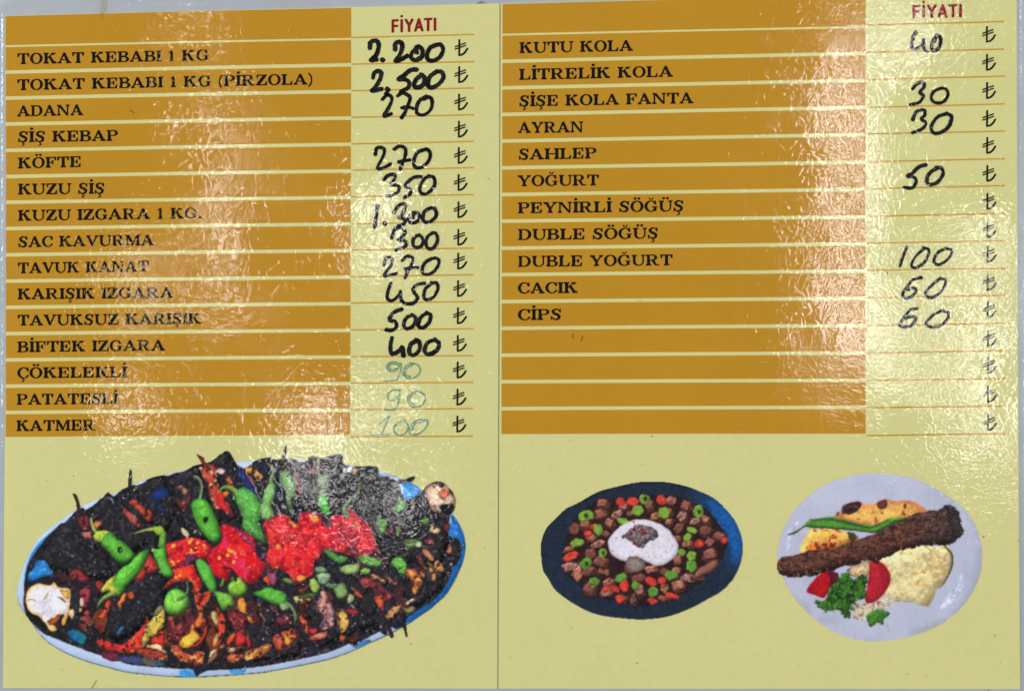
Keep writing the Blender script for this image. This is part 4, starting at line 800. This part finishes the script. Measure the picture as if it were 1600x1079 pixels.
T('K'); q([(455,60),(530,40),(580,90),(560,140),(470,145)], (140,164,110), None, 'green_pepper', spec=.3); ln([(540,50),(610,110),(655,220),(640,320)], [50,44,36,20], (112,150,92), name='pepper_stalk')
T('F')
ln([(70,145),(200,105),(330,85)], [16,34,50], (140,160,84), name='pepper_stalk'); q([(320,60),(420,52),(450,100),(475,160),(390,170),(330,115)], (142,164,62), (80,100,40), ts=4, spec=.15); q([(395,170),(472,110),(468,270),(430,335),(375,310)], (112,168,66), GRE, 'green_pepper', warp=.6)
q([(305,330),(400,332),(470,285),(490,430),(522,540),(575,650),(542,695),(460,685),(400,622),(368,520),(325,430)], (100,180,64), GRE, 'green_pepper', lite=.8, warp=.8, ts=9, spec=.17); cv.dots([(400,625),(310,350)], 2, (170,200,150))
q([(845,480),(930,465),(1015,540),(1065,650),(1105,780),(1105,880),(1050,885),(1000,830),(940,740),(880,620)], (92,172,66), GRE, 'green_pepper', lite=.7, warp=.5, ts=10); q([(1000,800),(1100,860),(1200,880),(1300,930),(1335,1062),(1265,1030),(1220,1090),(1180,1110),(1130,1000),(1080,905)], (124,184,66), (60,100,40), 'green_pepper', ts=6)
q([(465,930),(520,858),(600,830),(690,868),(752,940),(768,1010),(742,1092),(670,1152),(600,1168),(500,1142),(455,1060)], (128,196,76), (62,116,44), 'green_pepper', lite=.8, warp=.5, ts=12, depth=.2); ln([(735,735),(745,850),(700,930),(630,965)], [24,32,40,50], (84,128,66), name='pepper_stalk'); ln([(530,900),(560,980),(600,1010)], 16, (90,160,60))
q([(1245,805),(1300,742),(1400,688),(1450,760),(1495,802),(1482,872),(1420,934),(1350,938),(1270,892)], (136,188,60), (66,106,36), 'green_pepper', lite=.7, ts=7, depth=.2); ln([(1190,570),(1280,582),(1332,640),(1345,730)], [30,26,30,36], (44,32,34), name='pepper_stalk'); q([(1150,760),(1180,690),(1210,720),(1190,800),(1140,825)], (104,136,64), None, 'green_pepper'); q([(1280,700),(1330,690),(1310,750)], (130,140,70))
q([(665,68),(740,110),(768,180),(700,172),(670,120)], (206,186,150), (150,130,100), 'onion_piece', warp=.4); q([(812,130),(850,98),(855,130),(830,145)], (190,176,140)); q([(0,880),(60,880),(80,940),(10,960)], (198,84,42)); q([(100,980),(150,990),(150,1030)], (100,130,170)); cv.dots([(960,235),(300,300),(905,150),(170,795),(290,700),(120,740)], 1.6, (190,186,186))
cv.names[0] = 'platter_photo'
cv.build('platter_photo', 'printed photo of a big oval platter of charred kebab with green peppers and tomato', {'charred_onion': 'blackened pale onion at the right end of the platter', 'peeled_onion': 'cream peeled onion at the left end of the platter'})

# ---- dish of meat cubes
cv = Canvas(838, 745, 1168, 973); q = cv.poly; ln = cv.line
dish = [(845,860),(845,846),(851,828),(862,814),(885,793),(902,785),(932,768),(960,760),(997,752),(1018,751.5),(1041,752),(1070,758),(1092,766),(1115,777),(1132,792),(1148,812),(1157,832),(1161,853),(1158,876),(1148,900),(1130,921),(1105,936),(1074,952),(1042,963),(1010,967),(990,967),(945,962),(920,955),(892,940),(868,922),(856,903),(848,890),(845,870)]
q(dish, (33, 42, 57), (27, 34, 46), 'meat_dish_photo', tex=(32, 42, 64), ts=16, th=.58, lite=0, warp=.3, depth=.02, sharp=False)
q([(1105,777),(1125,788),(1143,808),(1154,832),(1159,853),(1156,876),(1143,880),(1140,855),(1128,835),(1118,812),(1110,795)], (30, 96, 166), (30, 54, 96), lite=0, warp=3, ws=12, depth=.25, tex=(40, 70, 130), ts=9)
on_ = (cv.own >= 0)[..., None]
k_ = np.clip((cv.X - 1070) / 85, 0, 1) * np.clip((905 - cv.Y) / 90, 0, 1) * (.6 + .6 * fbm(cv.X, cv.Y, 16, 91, 3)); k_ = (np.clip(k_, 0, 1))[..., None] * on_
cv.col = cv.col * (1 - k_) + np.array([26., 88, 158]) * k_
n_ = fbm(cv.X, cv.Y, 4, 88, 2)[..., None]; cv.col = cv.col * np.where(on_, .82 + .36 * n_, 1)
q([(880,860),(895,815),(930,785),(985,775),(1060,775),(1110,800),(1135,840),(1125,880),(1080,920),(1040,940),(990,945),(930,930),(890,900)], (44, 26, 26), (28, 26, 34), lite=0, warp=4, ws=8)
rgm = np.random.default_rng(12)
def chunk(x, y, rx, ry, col, name, ang=None, n=6, edge=None, **kw):
    rx *= 1.12; ry *= 1.12
    a0 = rgm.uniform(0, 6.28); ang = rgm.uniform(-.5, .5) if ang is None else ang
    p = []
    for i in range(n):
        t_ = a0 + i * 6.283 / n; r_ = rgm.uniform(.85, 1.2)
        u, v = rx * r_ * math.cos(t_), ry * r_ * math.sin(t_)
        p.append((x + u * math.cos(ang) - v * math.sin(ang), y + u * math.sin(ang) + v * math.cos(ang)))
    q(p, col, edge, name, warp=1.0, ws=3, sharp=True, depth=.10, **kw)
meat = [(943,787,12,9),(975,791,10,9),(940,803,13,9),(965,805,12,8),(953,817,10,10),(899,828,11,11),(915,820,11,8),(925,840,10,8),(948,835,9,7),(935,851,14,7),(893,857,16,7),(924,867,10,10),(1015,790,9,12),(1050,784,10,10),(1072,791,10,10),(1067,808,10,10),(1046,816,9,8),(1062,826,10,10),(1060,842,8,7),(1025,808,9,8),(1045,800,8,8),(1090,815,13,7),(1103,812,9,8),(1103,830,11,10),(1125,838,11,8),(1076,850,10,7),(1110,848,10,10),(893,886,14,10),(905,898,11,14),(922,892,14,7),(945,893,13,8),(953,911,11,8),(922,920,13,12),(950,927,13,8),(972,935,11,8),(991,937,6,11),(995,905,9,9),(985,890,10,8),(940,878,13,10),(1000,924,9,11),(1020,890,15,9),(1003,903,8,8),(1060,876,9,12),(1058,892,9,9),(1110,867,13,12),(1078,905,16,9),(1062,915,13,11),(1038,893,7,7),(1090,902,12,5),(1040,920,9,9),(1037,935,10,6),(985,803,8,6)]
cm = [(146,90,72),(162,102,80),(132,80,72),(152,108,98),(168,112,90),(116,72,62)]
for i, (x, y, a, b) in enumerate(meat):
    if rgm.random() < .8: q([(x - a, y - b * .6), (x - a * .2, y - b * 1.15), (x + a * 1.05, y - b * .7), (x + a, y + b * .7), (x + a * .3, y + b * 1.2), (x - a, y + b * .8)], (84, 48, 42), (34, 20, 20), 'meat_cube', warp=2, sharp=True, ts=4, tex=(112, 64, 54))
    chunk(x - a * .12, y - b * .15, a * .86, b * .82, cm[i % 6], 'meat_cube', n=4 + i % 2, edge=(62, 36, 32), tex=(112, 66, 56), th=.52, ts=4, lite=2.2, spec=.17)
q([(1085,895),(1118,872),(1124,878),(1120,888),(1098,900),(1088,905)], (122,78,66), (66,40,36), 'meat_cube', lite=.8)
for x, y, a, b in [(969,783,8,7),(988,784,9,7),(1034,781,8,8),(919,833,7,6),(892,868,13,7),(948,919,9,4),(976,915,8,10),(962,920,8,5),(968,935,7,6),(1018,908,10,6),(1034,907,7,6),(1019,938,9,5),(1050,930,13,5),(1092,848,7,7),(1132,843,5,6),(928,823,7,5)]:
    chunk(x, y, a, b, (190, 58, 48), 'red_pepper_piece', edge=(100, 32, 28), lite=.6, tex=(222, 100, 84), th=.66, ts=5)
for x, y, a, b, ring in [(915,805,12,9,1),(935,827,8,9,0),(903,847,12,6,0),(996,797,9,9,0),(1007,779,8,7,1),(1038,800,9,10,0),(1092,799,8,9,1),(1082,828,9,5,0),(1074,838,8,6,0),(975,815,12,6,0),(916,880,10,8,1),(928,907,10,6,0),(970,902,10,6,0),(993,915,7,7,0),(1080,868,8,9,0),(1080,885,9,9,0),(1048,897,12,8,0),(1021,924,8,8,0),(1065,862,6,6,0),(942,863,7,7,1)]:
    chunk(x, y, a, b, (116, 152, 58) if y < 880 else (92, 138, 54), 'green_pepper_piece', edge=(62, 92, 34), lite=.6, n=8 if ring else 5)
    if ring: q([(x - 3, y - 2), (x + 1, y - 4), (x + 4, y), (x, y + 4)], (44, 56, 30), lite=0)
q([(950,851),(953,838),(968,822),(985,813),(1003,810.5),(1025,815),(1045,827),(1055,841),(1060,853),(1058,866),(1045,878),(1030,884),(1018,881),(1000,874),(985,878),(968,874),(955,866)], (220,214,226), (160,148,154), 'rice_mound', tex=(206,198,206), ts=3, lite=.3, warp=1.2, depth=.05)
q([(975,882),(982,870),(1000,870),(1011,884),(995,894),(982,890)], (124,110,104), (80,64,60), lite=0, warp=2)
cv.dots([(963,840),(958,860),(992,815),(1045,842),(1050,855),(1010,862),(1025,870),(1030,855),(1013,868),(1035,868),(975,862),(965,865),(1040,860),(1020,850)], .9, (120,105,110)); cv.dots([(1045,845),(1051,852),(1014,869),(1023,868)], 2, (205,180,140))
q([(970,839),(985,826),(1000,819),(1018,824),(1028,833),(1024,843),(1010,846),(1006,856),(993,852),(984,843)], (96,84,88), (60,46,52), 'herb_garnish', tex=(150,140,140), ts=3.5, th=.55, warp=3, ws=4)
cv.dots([(991,827),(998,830),(1004,828),(1003,834),(987,833),(995,851),(991,849),(1008,832)], 2.6, (112,20,36)); cv.dots([(990,832),(999,836),(1012,829),(1018,828),(985,838),(1004,829)], 1.3, (215,200,205)); cv.dots([(990,815)], 1.6, (90,40,50))
cv.build('meat_dish_photo', 'printed photo of a dark oval dish with meat cubes, green pepper and a white rice mound', {})

# ---- white plate with a long kebab
cv = Canvas(1205, 730, 1542, 1008); q = cv.poly; ln = cv.line
plate = [(1214,869),(1216,850),(1226,820),(1240,797),(1257,779),(1285,758),(1315,746),(1345,739.5),(1375,738.5),(1400,741),(1432,748),(1460,761),(1490,780),(1512,801),(1526,825),(1533,850),(1535,872),(1532,895),(1522,920),(1505,945),(1480,968),(1450,984),(1415,995),(1375,1001),(1340,999),(1310,990),(1280,972),(1255,950),(1235,925),(1222,900)]
q(plate, (179, 182, 201), (168, 170, 188), 'kebab_plate_photo', ts=40, lite=.12, warp=.3, depth=.03, tex=(184, 184, 206), th=.55)
ln([(1505,890),(1500,915),(1484,935),(1470,950)], [3,12,14,4], (190,194,218), (184,186,206), lite=0); ln([(1230,860),(1234,835),(1246,815)], [4,9,4], (188,190,212), (184,184,206), lite=0)
q([(1252,876),(1250,858),(1257,840),(1268,827),(1300,826),(1325,831),(1342,840),(1310,858),(1280,870)], (226,172,84), (200,136,66), 'flatbread', tex=(170,78,40), ts=6, th=.60, warp=2, lite=.7)
q([(1262,850),(1280,846),(1300,848),(1312,842),(1304,856),(1280,862),(1262,868)], (196,104,52), (214,140,70), tex=(110,44,34), th=.5, ts=5, warp=4, lite=0)
q([(1314,802),(1319,789),(1330,784),(1345,786),(1362,787),(1375,781),(1385,779),(1400,783),(1412,781),(1424,782),(1436,788),(1452,801),(1440,806),(1420,809),(1395,814),(1370,824),(1350,821),(1320,812),(1300,806)], (218,172,90), (196,110,60), 'flatbread', tex=(176,92,50), ts=9, th=.64, warp=1, lite=.1)
q([(1314,801),(1319,788),(1330,783),(1346,785),(1343,794),(1330,803)], (52,34,40), (70,40,40), tex=(110,70,60), lite=0, warp=2); q([(1370,786),(1385,779),(1386,792),(1376,795)], (96,50,46), lite=0, warp=1.5); cv.dots([(1414,790)], 4, (96,54,44)); cv.dots([(1412,802),(1309,802)], 2.5, (140,70,50)); q([(1324,830),(1338,836),(1334,846),(1326,842)], (56,56,34), lite=0)
q([(1365,878),(1378,871),(1396,866),(1402,859),(1418,857),(1432,851),(1462,853),(1480,852),(1488,863),(1489,880),(1483,900),(1474,912),(1462,922),(1459,934),(1450,946),(1438,945),(1425,940),(1407,939),(1390,936),(1375,925)], (216,200,150), (196,180,132), 'mashed_side', tex=(206,168,96), ts=8, th=.66, lite=.5, warp=2.2)
n_ = fbm(cv.X, cv.Y, 5, 777, 3); k_ = (np.clip((cv.X - 1420) / 50, 0, 1) * np.clip((n_ - .48) * 6, 0, .55) * (cv.own == len(cv.names) - 1))[..., None]; cv.col = cv.col * (1 - k_) + np.array([176., 140, 84]) * k_
ln([(1476,852),(1487,866),(1487,885),(1477,906),(1467,920)], [3,3.4,3,2.4,1], (84,84,56), lite=0); ln([(1445,852),(1455,860)], 2, (160,120,60)); cv.dots([(1434,909),(1452,925),(1409,927),(1443,893),(1463,886),(1465,898)], 3.4, (202,160,78))
q([(1324,888),(1340,880),(1360,875),(1356,900),(1340,902),(1328,898)], (208,182,138), None, 'rice_grains', tex=(170,120,80), ts=4, lite=0); q([(1330,954),(1338,940),(1355,940),(1385,930),(1395,945),(1370,955),(1352,968),(1338,966)], (196,182,156), (184,180,180), 'rice_grains', tex=(140,96,72), ts=4, th=.58, lite=0, warp=4)
q([(1260,921),(1288,891),(1309,896),(1309,907),(1297,917),(1288,933),(1273,929)], (172,22,30), (140,20,28), 'tomato_wedge', lite=.3, warp=.4); q([(1292,892),(1309,895),(1310,910),(1298,917),(1296,903)], (84,22,40), (60,20,36), lite=0)
q([(1361,876),(1378,878),(1387,888),(1392,901),(1388,917),(1376,933),(1362,941),(1352,939.5),(1355,915),(1358,893)], (166,32,46), (146,26,38), 'tomato_wedge', lite=.2, warp=.3)
q([(1314,897),(1325,894),(1333,906),(1346,897),(1356,903),(1352,921),(1354,932),(1337,938),(1329,951),(1327,965),(1318,962),(1309,951),(1294,954),(1281,949),(1273,939),(1288,938),(1294,927),(1300,915),(1309,908)], (66,122,42), (32,62,28), 'parsley', tex=(26,48,26), ts=5, th=.53, lite=1.0, warp=4, ws=4, depth=.05)
rgp = np.random.default_rng(31)
pars = [(1314,897),(1325,894),(1333,906),(1346,897),(1356,903),(1352,921),(1354,932),(1337,938),(1329,951),(1327,965),(1318,962),(1309,951),(1294,954),(1281,949),(1273,939),(1288,938),(1294,927),(1300,915),(1309,908)]
k_ = 0
while k_ < 110:
    x, y = rgp.uniform(1270, 1358), rgp.uniform(892, 966)
    if not inpoly(np.array([x]), np.array([y]), pars)[0]: continue
    k_ += 1; a_ = rgp.uniform(0, 6.28); l_ = rgp.uniform(3.5, 8); u_ = (math.cos(a_), math.sin(a_))
    g_ = rgp.uniform(0, 1); c_ = (int(28 + 62 * g_), int(62 + 84 * g_), int(24 + 34 * g_))
    q([(x - u_[0] * l_, y - u_[1] * l_), (x - u_[1] * l_ * .45, y + u_[0] * l_ * .45), (x + u_[0] * l_, y + u_[1] * l_), (x + u_[1] * l_ * .45, y - u_[0] * l_ * .45)], c_, tuple(v * .5 for v in c_), sharp=True, warp=1.2, lite=.6)
q([(1358,956),(1375,951),(1391,957),(1383,965),(1381,975),(1371,972),(1360,979),(1354,966)], (76,130,48), (44,84,34), 'parsley', tex=(44,84,34), ts=4, lite=.6, warp=2.6, ws=4)
cv.dots([(1386,977),(1388,983),(1405,937),(1340,925),(1342,935),(1350,945),(1335,955)], 1.1, (110,96,60))
keb = [(1214,880),(1217,873),(1224,869),(1240,866),(1262,860),(1285,857),(1305,857),(1320,850),(1338,843),(1360,835),(1381,826),(1398,817),(1412,810),(1430,802),(1445,799),(1456,796),(1462,797),(1478,789),(1490,791),(1497,798),(1499,810),(1502,822),(1507,831),(1498,838),(1492,846),(1482,851),(1460,851),(1440,852),(1425,856),(1402,861),(1394,868),(1380,872),(1372,879),(1362,876),(1350,876),(1335,882),(1320,884),(1305,889),(1290,893),(1270,899),(1255,900),(1235,901),(1220,897),(1215,889)]
q(keb, (96, 58, 46), (40, 26, 26), 'minced_kebab', tex=(140, 92, 70), ts=4, th=.60, warp=2.4, ws=4, lite=1.0, depth=.09)
own_ = cv.own == len(cv.names) - 1
n_ = fbm(cv.X * .55 + cv.Y * .9, cv.Y * 1.1 - cv.X * .45, 3.4, 610, 3); k_ = (np.clip((n_ - .55) * 8, 0, .75) * own_)[..., None]; cv.col = cv.col * (1 - k_) + np.array([42., 26, 26]) * k_
k_ = (np.clip((cv.X - 1400) / 110, 0, .6) * own_)[..., None]; cv.col = cv.col * (1 - k_) + cv.col.mean(-1, keepdims=True) * np.array([.92, .8, .8]) * k_
q([(1478,789),(1490,791),(1498,800),(1501,818),(1507,831),(1496,842),(1482,850),(1486,830),(1480,810)], (52,44,46), (34,32,34), lite=0, tex=(80,66,66), warp=3); n_ = fbm(cv.X, cv.Y, 5, 333, 2); k_ = (np.clip((n_ - .66) * 8, 0, .7) * (cv.own == len(cv.names) - 1))[..., None]; cv.col = cv.col * (1 - k_) + np.array([40., 30, 32]) * k_
q([(1229,834.5),(1242,829),(1257,819),(1266,809.5),(1274,811),(1292,807),(1311,808),(1327,812),(1350,818),(1364,819),(1377,815.5),(1390,808),(1419,808),(1411,813),(1398,817),(1381,826),(1366,832),(1345,830),(1305,826),(1270,824.5),(1257,823),(1243,833),(1231,835.5)], (78,134,48), (52,84,40), 'long_green_pepper', lite=.9, warp=.5, ts=12, depth=.07)
ln([(1268,812),(1300,811),(1335,819),(1362,823),(1388,812)], [3,5,5,4,3], (48,72,42), (54,84,44), lite=0, tex=(84,96,60), th=.62)
cv.build('kebab_plate_photo', 'printed photo of a white plate with a long minced kebab, green pepper, tomato and parsley', {})

# ------------------------------------------------------------------ dirt, hair, stain
rg = np.random.default_rng(4)
SPK = [(65, 51, 1.2), (107, 67, .9), (227, 43, 1), (390, 130, 1), (115, 743, 1.2), (73, 750, 1), (36, 808, 1), (676, 67, .9), (686, 287, .9), (763, 279, 1.6), (759, 404, 1), (558, 441, 1),
       (1141, 490, 1.3), (1000, 470, 1), (1021, 490, 1.1), (1035, 534, .9), (1069, 524, .9), (1102, 531, .8), (1157, 669, 1.2), (1019, 681, 1.4), (891, 688, 1), (1004, 725, 1), (937, 1027, 1.2), (893, 981, 1.3),
       (996, 1035, 1.8), (978, 1011, .9), (914, 765, .9), (642, 1005, 1.4), (675, 1046, 1.1), (758, 855, 1.1), (763, 893, .9), (1554, 992, 2.2), (1418, 1052, 1.5), (1447, 1055, 1.3), (1563, 1033, 1.2), (1575, 1059, .9),
       (1545, 1077, 2), (1537, 838, 1.6), (1546, 844, 1.2), (875, 525, .8), (1592, 844, 1.5), (835, 927, .9), (830, 827, .7), (1348, 950, 1), (556, 702, 1.2), (614, 716, .9), (732, 709, .8), (1227, 415, 1.0), (875, 700, .7),
       (845, 583, .9), (858, 620, .8), (957, 692, .7), (1120, 680, .9), (1600 - 8, 410, 1.2), (27, 943, 1.0), (123, 1020, .9), (97, 1046, 1)]
V = []
for (x, y, r) in SPK + [(rg.uniform(12, 1585), rg.uniform(30, 1070), rg.uniform(.35, .7)) for _ in range(140)]:
    a = rg.uniform(0, 3.14); e = rg.uniform(.35, .8)
    c = np.array([[-1, -.5], [.7, -.8], [1, .4], [-.5, .9]]) * [r, r * e] * rg.uniform(.7, 1.2, (4, 1))
    c = c @ np.array([[math.cos(a), math.sin(a)], [-math.sin(a), math.cos(a)]])
    V.append(plane(x + c[:, 0], y + c[:, 1], ZK + 0.00004)[::-1])
link('dirt_specks', quads_mesh('dirt_specks', V), M['speck'], menu, 'tiny brown dirt specks scattered over the menu', kind='stuff')
def scratch(name, pts, wd, mat, lab, z=ZK + 0.00006): strokes(name, [(pts, wd, True)], z, M[mat], menu, label=lab)
scratch('pen_mark', [(1385.5, 425), (1387, 427), (1386, 430)], [1.2, 2.2, 1], 'lira', 'small dark pen mark beside the lower prices')
scratch('pen_mark', [(895.4, 521), (894.8, 525), (896, 529)], [.8, 1.3, .8], 'speck', 'short scratch on an empty ochre row')
scratch('pen_mark', [(910.6, 524), (909.5, 528), (907.8, 533)], [.8, 1.4, .8], 'speck', 'second short scratch on an empty ochre row')
scratch('hair', [(151, 1062), (147, 1068), (143.5, 1075)], .8, 'speck', 'short dark hair near the bottom left')
scratch('hair', [(203, 172), (206, 174.3), (209.5, 177)], 1.2, 'speck', 'short dark hair beside ADANA')
scratch('glue_stain', [(159.5, -6), (160.5, 8), (158.8, 19), (158.5, 28)], [2.2, 2.6, 2.4, .9], 'stain', 'brown glue line crossing the clear top margin', z=0.0006)
scratch('dark_chip', [(747, 5), (750, 3.8), (754, 3.2)], [1.2, 3, 3.6], 'crease', 'small dark chip on the top margin', z=0.0005)

# ------------------------------------------------------------------ the film: over the paper and a little beyond it
nx, ny = 330, 230
gx = np.linspace(-22, 1640, nx); gy = np.linspace(-40, 1120, ny)
# extra lines near the paper edges so that the film steps down sharply
gx = np.unique(np.concatenate([gx, np.linspace(-4, 14, 13), np.linspace(1584, 1606, 15)]))
gy = np.unique(np.concatenate([gy, np.linspace(-18, 32, 40), np.linspace(1068, 1086, 10)]))
GX, GY = np.meshgrid(gx, gy)
ins = np.minimum.reduce([GX - 7, (1591.5 - GX), GY - (25 - (GX - 8) * 0.0243), 1075.5 - GY])
t = np.clip((ins + 8) / 8, 0, 1); t = t * t * (3 - 2 * t)
Z = 0.00056 + (ZF - 0.00056) * t
rg = np.random.default_rng(9)
for _ in range(10):
    kx, ky = rg.uniform(-.045, .045, 2); Z += 0.000010 * np.sin(kx * GX + ky * GY + rg.uniform(0, 6.28))
out_ = 1 - t
Z += out_ * 0.00005 * (np.sin(GX * .11 + 1.3 * np.sin(GX * .031)) * np.sin(GY * .5 + GX * .02))
P = plane(GX, GY, ZF); P[..., 2] = Z
# outer outline of the film: its upper left corner is cut square just inside the frame
keep = (GX > -20) & (GY > (5.5 - GX * 0.55))
idx = np.arange(GX.size).reshape(GX.shape)
q = np.stack([idx[1:, :-1], idx[1:, 1:], idx[:-1, 1:], idx[:-1, :-1]], -1).reshape(-1, 4)
kq = (keep[1:, :-1] & keep[:-1, 1:] & keep[:-1, :-1] & keep[1:, 1:]).reshape(-1)
q = q[kq]
me = bpy.data.meshes.new('film')
me.from_pydata([tuple(v) for v in P.reshape(-1, 3)], [], q.tolist()); me.update()
me.polygons.foreach_set('use_smooth', np.ones(len(me.polygons), bool))
link('film', me, M['film'], menu, 'clear wrinkled glossy laminating film over both pages')
